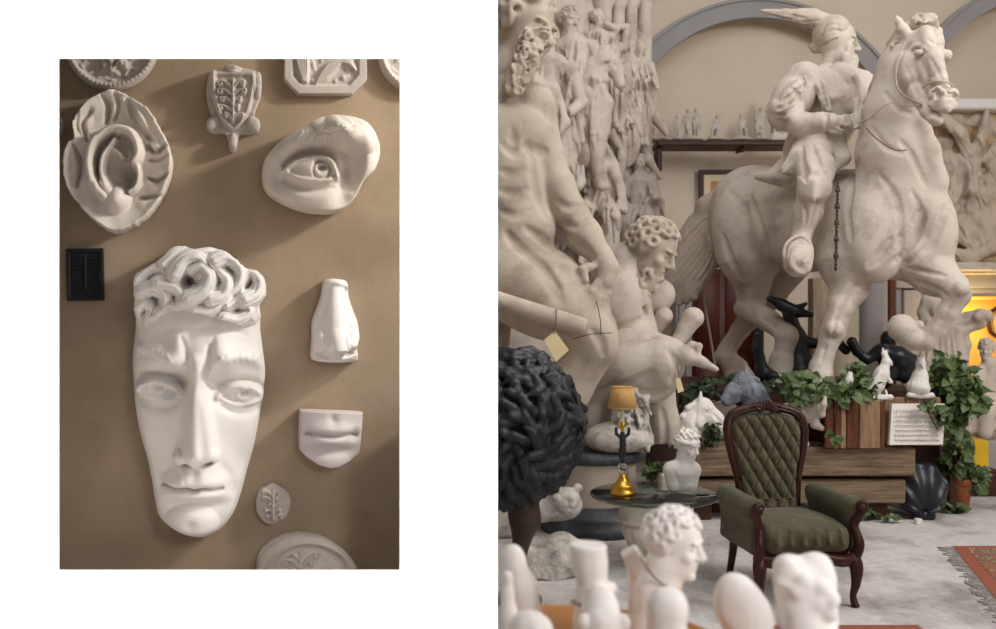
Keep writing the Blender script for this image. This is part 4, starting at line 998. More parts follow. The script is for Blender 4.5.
def card_tag(pts, Y, label, string):
    t = thing('price_tag', label, 'tag', P(*pts[0], Y))
    q = [P(u, v, Y) for u, v in pts]
    obj('card', prism(q, None, (0, .006, 0)), M['paper'], t, smooth=False); obj('string', tube([P(u, v, Y + dy) for u, v, dy in string], .004, 6), M['string'], t)
card_tag([(555, 331), (569, 350), (556, 362), (544, 340)], 5.9, 'cream card tag hanging by string from the plaster staff', [(554, 334, 0), (556, 320, .02), (556, 309, .12)])
# ------------------------------------------------------------------ crouching bearded man
nb = thing('crouching_statue', 'plaster statue of a crouching man bowing his curly bearded head, behind the gilt lamp', 'statue', (.9, 6.9, .6))
s = S(.012)
s.chain([(610, 268, 7.2, 24), (622, 300, 7.15, 26), (630, 335, 7.1, 28)], 9); s.blob(622, 300, 7.0, 26, 34, 20, 14, 8)
s.chain([(628, 262, 7.1, 20), (640, 268, 7.15, 16)], 8)
s.chain([(640, 282, 7.0, 2), (644, 312, 6.95, 2)], 6, -1); s.chain([(618, 318, 6.8, 2), (640, 312, 6.82, 2)], 7, -1)
s.chain([(586, 376, 6.9, 27), (630, 362, 6.75, 31), (660, 362, 6.65, 25)], 9); s.blob(663, 366, 6.6, 16, 24, 18, 0, 8); s.blob(650, 384, 6.7, 28, 19, 18, -8, 8)
s.chain([(600, 384, 6.9, 20), (594, 415, 6.9, 15), (592, 445, 6.9, 14)], 8); s.blob(594, 448, 6.85, 14, 8, 16, 0, 5)
s.chain([(658, 392, 6.9, 17), (662, 420, 6.95, 15), (664, 446, 6.95, 11), (664, zfix(0, 6.95, .74), 6.95, 12)], 8)
s.chain([(650, 345, 6.8, 15), (672, 352, 6.6, 12), (688, 356, 6.5, 9)], 6)
s.chain([(686, 352, 6.5, 7), (692, 345, 6.48, 4), (699, 346, 6.46, 3.4), (698, 353, 6.46, 3)], 3); s.chain([(686, 358, 6.5, 7), (702, 362, 6.45, 5), (716, 369, 6.42, 2.8)], 4)
for p, w, d in (([(638, 272), (644, 296), (644, 322)], 4, 2), ([(612, 330), (628, 326), (642, 318)], 4, 2), ([(600, 350), (625, 342), (655, 336)], 3, 1.4), ([(600, 392), (630, 384), (652, 372)], 5, 2), ([(668, 350), (676, 364), (672, 382)], 3, 1.6), ([(640, 392), (655, 396), (670, 390)], 4, 1.6), ([(662, 410), (666, 430), (664, 448)], 4, 1.6)): s.mark(p, w, d, 3)
s.noise(.003, 6, 6); s.box((.9, 6.8, .511), (1, 1, .1), None, 0, .0005, -1)
obj('body', s.mesh(), M['statue'], nb)
s = S(.0085)
L = head(s, P(653, 250, 7.0), .235, (.72, -.42, -.45), (.35, -.1, 1), 'curly', .9, seed=5, neck=(P(632, 268, 7.1), .15), curl=.2)
obj('curly_head', s.mesh(), M['statue_dim'], nb)
s = S(.012); s.chain([(648, 308, 7.3, 12), (656, 298, 7.25, 15), (660, 294, 7.25, 15)], 6); obj('limb_stump', s.mesh(), M['statue'], nb)
s = S(.012); s.chain([(655, 330, 7.2, 6), (664, 316, 7.15, 9)], 4); obj('limb_stump', s.mesh(), M['statue'], nb)
s = S(.012); s.chain([(674, 348, 7.1, 7), (686, 328, 7.1, 8), (693, 318, 7.1, 11)], 4); obj('limb_stump', s.mesh(), M['statue'], nb)
card_tag([(680, 377), (684, 391), (678, 393), (676, 379)], 6.3, 'small cream card tag hanging below the crouching statue', [(679, 378, 0), (678, 370, .05), (676, 364, .12)])
# rocky shaggy base
s = S(.011); r = np.random.RandomState(5)
s.blob(618, 438, 6.55, 36, 16, 30, 0, 5); s.blob(634, 412, 6.65, 14, 26, 16, 0, 5)
for i in range(90):
    u, v = r.uniform(618, 648), r.uniform(390, 452)
    s.chain([(u, v, 6.45 + r.rand() * .1, 3.4), (u + r.uniform(-2, 6), v + 9, 6.4 + r.rand() * .1, 1.8)], 1.5)
s.noise(.005, 14, 4); s.box((.9, 6.8, .511), (1, 1, .1), None, 0, .0005, -1)
obj('rocky_base', s.mesh(), M['rough_stone'], nb)
pe = thing('round_pedestal', 'round pale pedestal with dark stone slab and dark moulded foot, under the plaster statues', 'pedestal', (.72, 6.75, 0))
obj('slab', lathe([(.33, .515), (.37, .53), (.39, .56), (.37, .6), (.33, .61)], 48, (.72, 6.75, 0)), M['dark_stone'], pe)
obj('drum', lathe([(.31, .2), (.315, .22), (.31, .5), (.32, .515)], 48, (.72, 6.75, 0)), M['statue_dim'], pe)
obj('foot', lathe([(.4, 0), (.4, .07), (.375, .08), (.385, .12), (.36, .15), (.33, .17), (.315, .2)], 48, (.72, 6.75, 0)), M['dark_stone'], pe)
# ------------------------------------------------------------------ big figured relief leaning behind the colossi
ra, rb_ = P(470, 0, 7.9)[:2], P(652, 0, 9.7)[:2]; rd = (rb_ - ra) / np.linalg.norm(rb_ - ra); rn = A((rd[1], -rd[0], 0))
def RY(u):
    t = (u - CU) / F_PX
    # intersection of the pixel column with the relief plane
    k = (ra[0] * rn[0] + ra[1] * rn[1]) / (t * rn[0] + rn[1]); return k
re = thing('figure_relief', 'tall crowded plaster relief of robed figures, a horse and columns behind the colossal nude', 'relief', (float((ra[0] + rb_[0]) / 2), float((ra[1] + rb_[1]) / 2), 0))
th = -rn * .25
obj('slab', prism([(*ra, 0), (*rb_, 0), (*rb_, 5.3), (*ra, 5.3)], None, th), M['relief'], re, smooth=False)
def fig(s, u, v, H, Y, lean=0, seed=0, drape=.5, arms=None, k=None, seat=0, wide=1.0, face=0):
    """standing or seated figure: head at (u, v), H = pixel height"""
    r = np.random.RandomState(seed); k = k or H * .03; q = H
    n = lambda du, dv, rr, dy=0: (u + lean * dv * q + du * q, v + dv * q, Y + dy * q * Y / F_PX, rr * q)
    if not face:
        s.blob(u, v, Y - .02 * q * Y / F_PX, .052 * q, .07 * q, .062 * q, 0, k); s.blob(u, v - .02 * q, Y, .062 * q, .06 * q, .066 * q, 0, k * .6)
        s.chain([n(0, .02, .028, -.06), n(0.004, .035, .016, -.07)], k * .4)
    if face: head(s, P(u, v, Y), .078 * q * Y / F_PX, (r.uniform(-.2, .7), -.8, r.uniform(-.3, 0)), (0, 0, 1), 'wave', 0, seed=seed, ears=0)
    s.chain([n(0, .08, .035), n(0, .15, .075), n(0, .28, .07), n(.01, .42, .085)], k * 1.5)
    s.chain([n(-.1 * wide, .16, .045), n(.1 * wide, .16, .045)], k * 2)
    for e, (dx, dv) in zip((-1, 1), arms or ((-.17, .3), (.16, .33))):
        s.chain([n(.11 * e * wide, .16, .042), n(dx, dv, .035, -.03)], k); hx = dx + r.uniform(-.08, .08) - .05 * e
        s.chain([n(dx, dv, .034, -.03), n(hx, dv + r.uniform(-.05, .16), .026, -.1)], k)
    if seat:
        for e in (-1, 1): s.chain([n(.06 * e, .42, .07), n(.1 * e, .5, .06, -.25), n(.09 * e, .75, .045, -.22), n(.1 * e, .8, .04, -.3)], k)
    else:
        for e in (-1, 1): s.chain([n(.045 * e, .44, .068), n(.06 * e, .68, .05, -.04 * e), n(.055 * e, .95, .034), n(.07 * e, .98, .03, -.08)], k)
    if face:
        s.blob(u + .02 * q, v + .42 * q, Y + .05, .17 * q, .36 * q, .05 * q, 0, k)
        for i in range(int(20 * drape) + 5):
            a0 = u + lean * .3 * q + r.uniform(-.15, .15) * q; sw = r.uniform(-.16, .16) * q
            s.mark([(a0, v + r.uniform(.12, .3) * q), (a0 + sw * .6, v + .45 * q), (a0 + sw, v + r.uniform(.6, .95) * q)], .019 * q, (.02 if i % 2 else -.016) * q, 1)
        drape = 0
    if drape:
        for i in range(int(9 * drape) + 3):
            a = r.uniform(-.12, .12); s.chain([n(a, .2 + .1 * r.rand(), .022, -.07), n(a * 1.2 + r.uniform(-.05, .05), .55, .024, -.08), n(a * 1.1, .55 + .4 * r.rand(), .016, -.06)], k * .8)
fs = [  # u, v(head), height, protrusion, lean, drape, seat, arms, wide
    ('relief_figure', 593, 142, 150, .34, .05, 1.0, 1, ((-.2, .25), (.17, .32)), 1.1),
    ('relief_figure', 638, 163, 118, .22, .0, .1, 1, ((-.15, .32), (.16, .3)), 1.1),
    ('relief_figure', 623, 90, 100, .2, -.1, .5, 0, ((-.14, .05), (.12, .3)), 1),
    ('relief_figure', 630, 47, 98, .14, .05, .7, 0, None, 1),
    ('relief_figure', 640, 50, 96, .18, .0, .8, 0, None, 1),
    ('relief_figure', 598, 18, 110, .14, .1, .6, 0, ((-.1, .3), (.16, .1)), 1),
    ('relief_figure', 613, 32, 100, .12, .0, .4, 0, ((-.12, .28), (.14, -.05)), 1),
    ('relief_figure', 570, 20, 170, .25, .12, 1.0, 0, ((-.15, .26), (.15, .35)), 1),
    ('relief_figure', 548, 40, 190, .25, .05, 1.0, 0, None, 1),
    ('relief_figure', 530, 60, 190, .2, .05, 1.0, 0, None, 1)]
for i, (nm, u, v, H, pr, ln, dr, se, ar, wd) in enumerate(fs):
    s = S(.0095); fig(s, u, v, H, RY(u) - pr, ln, i + 3, dr, ar, seat=se, wide=wd, k=H * .016, face=1); s.noise(.0025, 10, i); obj(nm, s.mesh(), M['relief'], re)
s = S(.0135)   # relief horse with arched neck
Yh = RY(600) - .55
s.chain([(584, 150, Yh + .1, 22), (590, 122, Yh + .05, 19), (589, 96, Yh, 17), (594, 72, Yh, 13), (606, 60, Yh, 10)], 8); s.chain([(608, 59, Yh, 9), (616, 70, Yh - .04, 7.5), (620, 84, Yh - .06, 5)], 3)
s.chain([(612, 52, Yh, 3), (612, 46, Yh, 1.4)], 1.5); s.chain([(604, 104, Yh - .02, 10), (600, 130, Yh, 8), (597, 155, Yh, 6)], 5)
for i in range(22):
    a = i / 21; s.chain([(577 + 30 * a, 92 - 44 * math.sin(a * 1.75), Yh - .04, 3), (582 + 27 * a, 98 - 38 * math.sin(a * 1.75), Yh - .13, 1.8)], 1.2)
for p, w, d in (([(598, 84), (601, 94), (596, 104)], 2.5, 3), ([(606, 70), (612, 80), (616, 86)], 1.2, 1), ([(576, 112), (590, 118), (606, 112)], 1.5, 1.4), ([(613, 63), (616, 66), (619, 65)], 1.4, 1.6)): s.mark(p, w, d, 1)
s.noise(.003, 9, 22); obj('relief_horse', s.mesh(), M['relief'], re)
for u, w in ((604, 9), (618, 8), (631, 7.5), (645, 8)):
    Y = RY(u) - .1; q = Y / F_PX; p = P(u, 0, Y); z0 = P(0, 60 if u < 640 else 250, Y)[2]
    cl = [(w * q * .92, z0), (w * q * .86, P(0, 12, Y)[2]), (w * q * .9, P(0, 9, Y)[2]), (w * q * 1.25, P(0, 3, Y)[2]), (w * q * 1.35, P(0, -6, Y)[2]), (w * q, P(0, -8, Y)[2]), (w * q, 5.2)]
    obj('column', lathe(cl, 24, (p[0], Y, 0)), M['relief'], re)
s = S(.014)
Y = RY(648) - .12
s.chain([(648, 180, Y, 9), (652, 210, Y, 9), (648, 240, Y, 12)], 5); s.chain([(652, 182, Y, 4), (661, 200, Y - .1, 3), (664, 216, Y - .1, 1.5)], 3); s.blob(640, 238, RY(640) - .2, 16, 22, 14, 10, 5); s.blob(612, 215, RY(612) - .3, 12, 26, 16, 0, 5)
r_g = np.random.RandomState(12)
for i in range(60):
    u = CU + 6 + 146 * r_g.rand(); v = 5 + 235 * r_g.rand(); Yg = RY(u) - .02; a = r_g.uniform(-.9, .9)
    s.chain([(u, v, Yg, r_g.uniform(4, 8)), (u + 14 * sin(a), v + 16, Yg - .05, r_g.uniform(3, 7)), (u + 24 * sin(a * 1.6), v + 34, Yg, 3)], 3)
s.noise(.004, 9, 31)
obj('relief_ground', s.mesh(), M['relief'], re)
# ------------------------------------------------------------------ carved stones on the floor
s = S(.011)
s.blob(543, 562, 5.56, 36, 28, 24, 0, 5); s.blob(562, 556, 5.5, 26, 24, 18, -10, 4); s.box(P(546, 566, 5.56), (.2, .15, .15), (0, 0, .3), .04, .05); s.box((.3, 5.5, -.1), (1, 1, .1), None, 0, .0005, -1)
s.noise(.006, 16, 3); o = obj('carved_stone', s.mesh(), M['rough_stone']); tag(o, 'pale rough carved stone block on the floor below the carved animal head', 'stone')
s = S(.009)
zt = .36
s.ell((.34, 5.62, zt + .06), (.19, .13, .11), (0, .1, .2), .03); s.ell((.42, 5.5, zt + .1), (.09, .08, .08), None, .02); s.ell((.23, 5.58, zt + .03), (.13, .1, .07), None, .03)
for e in (-1, 1): s.ell((.4 + .05 * e, 5.43, zt + .13), (.025, .02, .022), None, .01); s.ell((.41 + .08 * e, 5.5, zt + .18), (.03, .025, .03), None, .01)
s.cap((.36, 5.42, zt + .06), .012, (.5, 5.43, zt + .06), .012, .01, -1)
for i in range(10): s.cap((.16 + .03 * i, 5.5, zt + .02), .018, (.18 + .03 * i, 5.53, zt + .14), .012, .012)
s.noise(.004, 18, 8)
o = obj('carved_animal_head', s.mesh(), M['rough_stone']); tag(o, 'weathered carved animal head resting on the stone block by the floor', 'stone carving')
# ------------------------------------------------------------------ black curly-haired bronze on a stem
bz = thing('bronze_bust', 'black bronze head with a big mass of curly hair on a stem', 'bronze bust', (.12, 5.02, 0))
s = S(.0085); r = np.random.RandomState(6)
c0 = A((.04, 5.03, .965)); R0 = A((.42, .33, .43))
s.ell(c0, R0 * .93, (0, .18, 0), .03)
for i in range(430):
    z = 1 - 2 * (i + .5) / 430; a = i * 2.39996; d = A((math.sqrt(1 - z * z) * cos(a), math.sqrt(1 - z * z) * sin(a), z))
    if d[1] > .45: continue
    t = np.cross(d, A((sin(3 * d[2] + 2 * d[0]), .7, cos(3 * d[0])))) + r.randn(3) * .35 + A((.25, 0, -.5)); t -= (t @ d) * d; t /= np.linalg.norm(t); b_ = np.cross(d, t) * r.uniform(-.035, .035)
    p = c0 + RM((0, .18, 0)) @ (d * R0 * .9); e = r.uniform(.8, 1.25)
    q = [p - t * .03, p + (t * .03 + d * .035) * e + b_, p + (t * .085 + d * .045) * e + b_ * .6, p + (t * .13 + d * .03) * e - b_]
    for j in range(3): s.cap(q[j], (.03, .031, .024)[j], q[j + 1], (.031, .024, .008)[j], .007)
obj('curly_hair', s.mesh(), M['black_bronze'], bz)
s = S(.008)
s.cap((.13, 5.03, .62), .1, (.15, 5.03, .46), .085, .03); s.cap((.15, 5.03, .46), .085, (.125, 5.03, .28), .04, .03); s.cap((.12, 5.03, .3), .036, (.115, 5.03, .03), .024, .03)
obj('neck_stem', s.mesh(), M['brown_bronze'], bz)
obj('foot_disc', lathe([(.14, 0), (.14, .02), (.05, .035), (.03, .05)], 32, (.105, 5.03, 0)), M['brown_bronze'], bz)
# ------------------------------------------------------------------ tufted armchair (local frame: faces -y, origin on the floor)
ac = thing('armchair', 'carved mahogany armchair with buttoned olive velvet back', 'armchair', (1.65, 5.17, 0), rad(7)); ac.scale = (.92, 1, 1)
W2 = .245
def bw(z):     # half width of the padded back at height z
    return float(np.interp(z, [.40, .48, .56, .66, .78, .88, .95, 1.0], [.185, .18, .182, .198, .226, .242, .242, .232]))
def by(z): return .225 + .13 * (z - .42)          # recline
def back_pad():
    nu, nv = 120, 150; V = []; F = []
    z0, z1 = .40, 1.0
    for j in range(nv + 1):
        b = j / nv; z = z0 + (z1 - z0) * b
        for i in range(nu + 1):
            a = -1 + 2 * i / nu; hw = bw(z); x = a * hw
            zz = z - .055 * max(0, abs(a) - .35) ** 2 * 2.0 * max(0, (b - .72) / .28) ** 1.3
            edge = max(0, 1 - abs(a) ** 6) ** .5 * min(1, ((1 - b) / .05 + .02)) ** .5
            dx, dz = .041, .066
            p = x / dx + (zz - .62) / dz; q = x / dx - (zz - .62) / dz
            if zz > .50: t = (abs(sin(pi * p / 2 + pi / 4 * 0)) * abs(sin(pi * q / 2))) ** .42
            else: t = abs(cos(pi * x / (2 * dx))) ** .5 * .75
            t = t if not (.47 < zz < .52) else t * .7 + .1
            h = .018 + .05 * edge * (.25 + .75 * t)
            V.append((x, by(zz) - h, zz))
    n = nu + 1
    for j in range(nv):
        for i in range(nu): F.append((j * n + i, j * n + i + 1, (j + 1) * n + i + 1, (j + 1) * n + i))
    m = len(V)                                                  # back sheet
    for j in range(nv + 1):
        for i in range(nu + 1): x, y, z = V[j * n + i]; V.append((x, by(z) + .03, z))
    for j in range(nv):
        for i in range(nu): F.append((m + j * n + i, m + (j + 1) * n + i, m + (j + 1) * n + i + 1, m + j * n + i + 1))
    for j in range(nv):
        for i in (0, nu):
            q = (j * n + i, (j + 1) * n + i, m + (j + 1) * n + i, m + j * n + i); F.append(q if i == 0 else q[::-1])
    for i in range(nu):
        for j in (0, nv):
            q = (j * n + i, m + j * n + i, m + j * n + i + 1, j * n + i + 1); F.append(q if j == 0 else q[::-1])
    return V, F
obj('backrest', back_pad(), M['velvet'], ac, True)
bt = None
for r_ in range(-2, 6):
    for c_ in range(-6, 7):
        if (r_ + c_) % 2: continue
        z = .62 + r_ * .125 / 2 * 1.0; x = c_ * .092 / 2 * 1.0
        # tuft points: p and q both even integers
        x = c_ * .041; z = .62 + r_ * .066
        if abs(x) > bw(z) - .02 or not .5 < z < .965: continue
        if bt is None:
            bt = obj('button', xf(lathe([(.001, 0), (.008, .001), (.009, .004), (.005, .008), (.001, .009)], 14), (0, 0, 0), (pi / 2, 0, 0)), M['velvet'], ac, True); o = bt
        else:
            o = bt.copy(); COL.objects.link(o); o.parent = ac
        o.location = (x, by(z) - .026, z)
fr = [(-.185, by(.40) - .01, .36), (-.192, by(.5) - .01, .5), (-.205, by(.62) - .015, .62), (-.245, by(.78) - .02, .78), (-.262, by(.9) - .02, .9), (-.235, by(1.0) - .02, .985), (-.15, by(1.02) - .02, 1.025), (0, by(1.03) - .02, 1.045)]
fr = fr + [(-x, y, z) for x, y, z in fr[-2::-1]]
rr = [.024, .024, .024, .027, .03, .03, .027, .027]; rr = rr + rr[-2::-1]
obj('back_frame', join(tube(fr, rr, 14, 7), tube([(x * .92, y - .024, z * .992) for x, y, z in fr[2:-2]], .007, 8, 7)), M['mahogany'], ac, True)
cr = [xf(lathe([(.001, -.03), (.012, -.02), (.014, 0), (.008, .03), (.001, .04)], 10), (.013 * i * (1.0), by(1.04) - .045, 1.052 - .0016 * i * i), (0, rad(13 * i), 0)) for i in range(-4, 5)]
for e in (-1, 1):
    cr.append(tube([(e * .04, by(1.04) - .04, 1.04), (e * .075, by(1.04) - .042, 1.05), (e * .11, by(1.03) - .04, 1.035), (e * .13, by(1.0) - .04, 1.012)], [.012, .014, .01, .004], 10))
    cr.append(tube([(e * .03, by(1.04) - .045, 1.03), (e * .06, by(1.04) - .045, 1.022), (e * .09, by(1.04) - .045, 1.02)], [.008, .009, .004], 8))
obj('crest_carving', join(*cr), M['mahogany'], ac, True)
# seat
s = S(.0075)
s.box((0, -.03, .375), (.265, .275, .075), None, .06, .03); s.ell((0, -.08, .42), (.25, .22, .05), None, .05)
for i in range(6): s.cap((-.2 + .08 * i, -.318, .36), .012, (-.19 + .076 * i, -.30, .43), .004, .02)
s.noise(.0025, 16, 2)
obj('seat_cushion', s.mesh(), M['velvet'], ac, True)
s = S(.0075)
s.box((0, .0, .30), (.275, .26, .03), None, .02, .02)
obj('seat_frame', join(s.mesh(), *[tube([(-.29, -.27, .27), (-.2, -.315, .262), (-.08, -.335, .285), (0, -.34, .29), (.08, -.335, .285), (.2, -.315, .262), (.29, -.27, .27)], [.028, .03, .026, .026, .026, .03, .028], 12, flat=1.1)]), M['mahogany'], ac, True)
for e in (-1, 1):
    s = S(.008)
    s.cap((e * .30, .20, .54), .055, (e * .315, -.2, .535), .06, .03); s.box((e * .30, .0, .42), (.03, .25, .14), None, .03, .05); s.ell((e * .315, -.235, .535), (.06, .045, .058), None, .02)
    s.noise(.002, 14, 5)
    obj('arm_pad', s.mesh(), M['velvet'], ac, True)
    sup = tube([(e * .30, -.27, .27), (e * .31, -.3, .35), (e * .295, -.275, .44), (e * .315, -.285, .495), (e * .335, -.31, .55), (e * .325, -.315, .575), (e * .3, -.31, .565), (e * .305, -.31, .54)], [.032, .03, .024, .024, .024, .02, .016, .012], 12, 8)
    obj('arm_support', join(sup, xf(lathe([(.001, -.02), (.02, -.018), (.024, 0), (.02, .018), (.001, .02)], 20), (e * .318, -.315, .55), (pi / 2, 0, 0))), M['mahogany'], ac, True)
    leg = tube([(e * .28, -.26, .285), (e * .30, -.285, .22), (e * .298, -.285, .13), (e * .288, -.272, .06), (e * .296, -.286, .0)], [.042, .04, .027, .019, .026], 12, 8)
    obj('leg', leg, M['mahogany'], ac, True)
    obj('leg', tube([(e * .23, .23, .3), (e * .235, .245, .18), (e * .245, .29, .0)], [.03, .025, .02], 10), M['mahogany'], ac, True)
# ------------------------------------------------------------------ glass table on a stone capital
tx, ty, tz = 1.0, 5.72, .47
def uz(v, Y): return EYE - (v - CV) / F_PX * Y
ty = 5.75; tx = (653.5 - CU) / F_PX * ty; tz = uz(493, ty)
gt = thing('glass_table', 'low round table of greenish glass on a carved stone capital', 'table', (tx, ty, 0))
g = bpy.data.materials.new('glass'); g.use_nodes = True; b = g.node_tree.nodes['Principled BSDF']
b.inputs['Base Color'].default_value = (.78, .92, .86, 1); b.inputs['Roughness'].default_value = .03; b.inputs['Transmission Weight'].default_value = 1; b.inputs['IOR'].default_value = 1.45
obj('table_top', lathe([(.395, -.02), (.404, -.016), (.406, -.01), (.404, -.004), (.395, 0)], 72, (tx, ty, tz)), g, gt)
h0 = tz - .0205
fl_ = lambda a, i: 1 + (.05 * cos(a * 16) if 4 <= i <= 9 else 0)
pf = [(.16, 0), (.17, .03), (.15, .05), (.14, .07), (.15, .1), (.165, .15), (.185, .19), (.2, .23), (.195, .25), (.18, .262), (.2, .272), (.225, .285), (.23, .3), (.215, .31), (.222, .33), (.215, h0 - .03), (.2, h0 - .004), (.19, h0)]
pf = [(r, min(z, h0)) for r, z in pf]
obj('pedestal', lathe(pf, 96, (tx, ty, 0), fl_), M['statue'], gt)
# lamp on the glass
Y = ty - .02; lx = (622.5 - CU) / F_PX * Y; sc_ = Y / F_PX
lp = thing('table_lamp', 'gilt table lamp with pleated ochre shade held by a small black figure', 'lamp', (lx, Y, tz))
zz = lambda v: tz + (489.5 - v) * sc_
def pleat(a, i): return 1 + .012 * cos(a * 48)
obj('lamp_shade', join(lathe([(10.5 * sc_, zz(383)), (14.7 * sc_, zz(403.5)), (14.3 * sc_, zz(403.5)), (10.1 * sc_, zz(383))], 192, (lx, Y, 0), pleat), lathe([(10.7 * sc_, zz(383.3)), (10.9 * sc_, zz(382.6)), (10.4 * sc_, zz(382.3)), (9.5 * sc_, zz(382.6))], 48, (lx, Y, 0)), lathe([(14.9 * sc_, zz(403.9)), (15 * sc_, zz(403.2)), (14.6 * sc_, zz(403)), (14.2 * sc_, zz(403.6))], 48, (lx, Y, 0))), M['shade'], lp)
obj('candle_sleeve', lathe([(1.5 * sc_, zz(418)), (1.6 * sc_, zz(417)), (1.5 * sc_, zz(404)), (2.4 * sc_, zz(403)), (.6 * sc_, zz(400))], 20, (lx, Y, 0)), M['bone'], lp)
obj('gilt_socket', lathe([(.8 * sc_, zz(430)), (2 * sc_, zz(427)), (1.3 * sc_, zz(425)), (2.6 * sc_, zz(422)), (3 * sc_, zz(419)), (1.6 * sc_, zz(417.5))], 24, (lx, Y, 0)), M['gold'], lp)
s = S(.0028); q = lambda du, v, dy=0: A((lx + du * sc_, Y + dy * sc_, zz(v)))
s.ell(q(0, 429), (2.2 * sc_, 2.2 * sc_, 2.6 * sc_), None, .003); s.cap(q(0, 432), 3.0 * sc_, q(.4, 440), 3.4 * sc_, .006); s.cap(q(.4, 440), 3 * sc_, q(0, 446), 3.2 * sc_, .006)
for e in (-1, 1):
    s.cap(q(2 * e, 433), 1.9 * sc_, q(6 * e, 430), 1.6 * sc_, .004); s.cap(q(6 * e, 430), 1.6 * sc_, q(6.5 * e, 424.5), 1.5 * sc_, .003)
    s.cap(q(1.3 * e, 446), 2.4 * sc_, q(1.2 * e - .5, 452), 1.9 * sc_, .004); s.cap(q(1.2 * e - .5, 452), 1.9 * sc_, q(.5 * e + .2, 458.5), 1.4 * sc_, .003)
obj('black_figure', s.mesh(), M['bronze'], lp)
cg = g.copy(); cg.name = 'crystal'; cg.node_tree.nodes['Principled BSDF'].inputs['Base Color'].default_value = (.95, .95, .95, 1)
obj('crystal_ball', lathe([(2.5 * sc_, zz(470)), (4.6 * sc_, zz(467.5)), (5.4 * sc_, zz(464)), (4.4 * sc_, zz(461)), (2.4 * sc_, zz(459))], 24, (lx, Y, 0)), cg, lp)
obj('gilt_base', lathe([(11.8 * sc_, zz(489.5)), (12.3 * sc_, zz(488.2)), (12 * sc_, zz(486.8)), (10.6 * sc_, zz(486)), (10.6 * sc_, zz(482.4)), (11 * sc_, zz(481.5)), (9.4 * sc_, zz(480)), (6.2 * sc_, zz(477.5)), (4.2 * sc_, zz(474)), (3.4 * sc_, zz(471)), (3 * sc_, zz(470)), (2 * sc_, zz(469.5))], 40, (lx, Y, 0)), M['gold'], lp)
# bust on the glass
Y = ty + .03; R = 15.5 * Y / F_PX
s = S(.0045)
bq = lambda u, v, dy=0: P(u, v, Y + dy)
bu = bq(680, 488)
L = head(s, bq(687.5, 446), R, (.62, -.75, -.2), (.12, 0, 1), hair='wave', seed=2, neck=(bq(684, 466), R * .42))
s.tor(bq(687, 440), R * .72, R * .12, (.1, -.2, 1), .01)
s.chain([(684, 456, Y, 7), (683, 468, Y, 9)], 4); s.chain([(672, 469, Y, 6.5), (693, 469, Y, 6.5)], 6); s.chain([(671, 470, Y, 7.5), (675, 483, Y, 9)], 6); s.chain([(694, 471, Y, 6), (689, 483, Y, 9)], 6)
for i in range(9): s.chain([(676 + 2.2 * i, 464 + abs(i - 4) * .6, Y - .035, 1.5), (678 + 1.6 * i, 474, Y - .055, 1.4), (681 + .6 * i, 486, Y - .05, 1.2)], 1)
s.blob(682, 484, Y, 11, 5.5, 8, 0, 3); s.blob(683, 472, Y - .01, 9, 10, 8, 0, 4); s.chain([(676, 470, Y, 7), (690, 470, Y, 7)], 5)
for i in range(7): s.mark([(675 + 2.4 * i, 465 + abs(i - 3)), (678 + 1.7 * i, 474), (681 + .8 * i, 485)], 1, -.7, .6)
s.box((P(682, 488, Y)[0], Y, tz - .02), (.2, .2, .02), None, .001, .001, -1)
o = obj('plaster_bust', s.mesh(), M['bust']); tag(o, 'small white plaster bust of a woman in draped robe standing on the glass table', 'bust')
o.location.z = tz
# ------------------------------------------------------------------ timber beams, plinth and planter boxes under the horse
def beam(name, u0, u1, v0, v1, Y, d, m, label, cat='beam', tilt=0):
    p, q = P(u0, v1, Y), P(u1, v0, Y); o = obj(name, box((0, 0, 0), (q[0] - p[0], d, q[2] - p[2]), .012), m, smooth=False)
    o.location = ((p[0] + q[0]) / 2, Y + d / 2, p[2]); o.data.transform(__import__('mathutils').Matrix.Translation((0, 0, (q[2] - p[2]) / 2 - o.data.vertices[0].co.z * 0)))
    bb = min(v.co.z for v in o.data.vertices); o.location.z += 0 - bb if abs(bb) > 1e-6 else 0
    return tag(o, label, cat)
b0 = uz(479, 7.3); 
zb = lambda v, Y: uz(v, Y)
def boxz(name, x0, x1, y0, y1, z0, z1, m, label, cat, par=None, bev=.012, kind=None):
    o = obj(name, box(((x0 + x1) / 2, (y0 + y1) / 2, (z0 + z1) / 2), (x1 - x0, y1 - y0, z1 - z0), bev), m, par, smooth=False)
    if cat: tag(o, label, cat)
    return o
X = lambda u, Y: (u - CU) / F_PX * Y
boxz('timber_beam', X(655, 6.95), X(906, 6.95), 6.95, 7.25, .14, .325, M['timber'], 'lower weathered timber beam raised on blocks behind the armchair', 'beam')
for xx in (.15, .5, .87):
    o = boxz('wood_block', X(655, 7) + 1.9 * xx, X(655, 7) + 1.9 * xx + .16, 6.99, 7.2, .325, .36, M['dark_wood'], 'dark wood spacer wedged between the two timber beams', 'block'); o['group'] = 'spacers between the beams'
    o = boxz('wood_block', X(655, 7) + 1.9 * xx, X(655, 7) + 1.9 * xx + .16, 7.0, 7.2, 0, .14, M['dark_wood'], 'dark wood block on the floor under the lower timber beam', 'block'); o['group'] = 'floor blocks under the beams'
boxz('timber_beam', X(690, 6.9), X(916, 6.9), 6.9, 7.25, .36, .58, M['timber'], 'upper weathered timber beam carrying the plank boxes under the plaster horse', 'beam')
boxz('statue_plinth', X(690, 7.35), 3.75, 7.8, 9.55, 0, .945, M['dark_wood'], 'dark wooden plinth under the hooves of the plaster horse', 'plinth')
boxz('front_plinth', X(828, 7.0), X(882, 7.0), 6.98, 7.78, .583, .945, M['dark_wood'], 'dark wooden step plinth under the standing foreleg of the horse', 'plinth')
pb = thing('plank_box', 'wooden plank planter box of dark red and pale boards', 'planter', (X(840, 6.75), 6.85, .582))
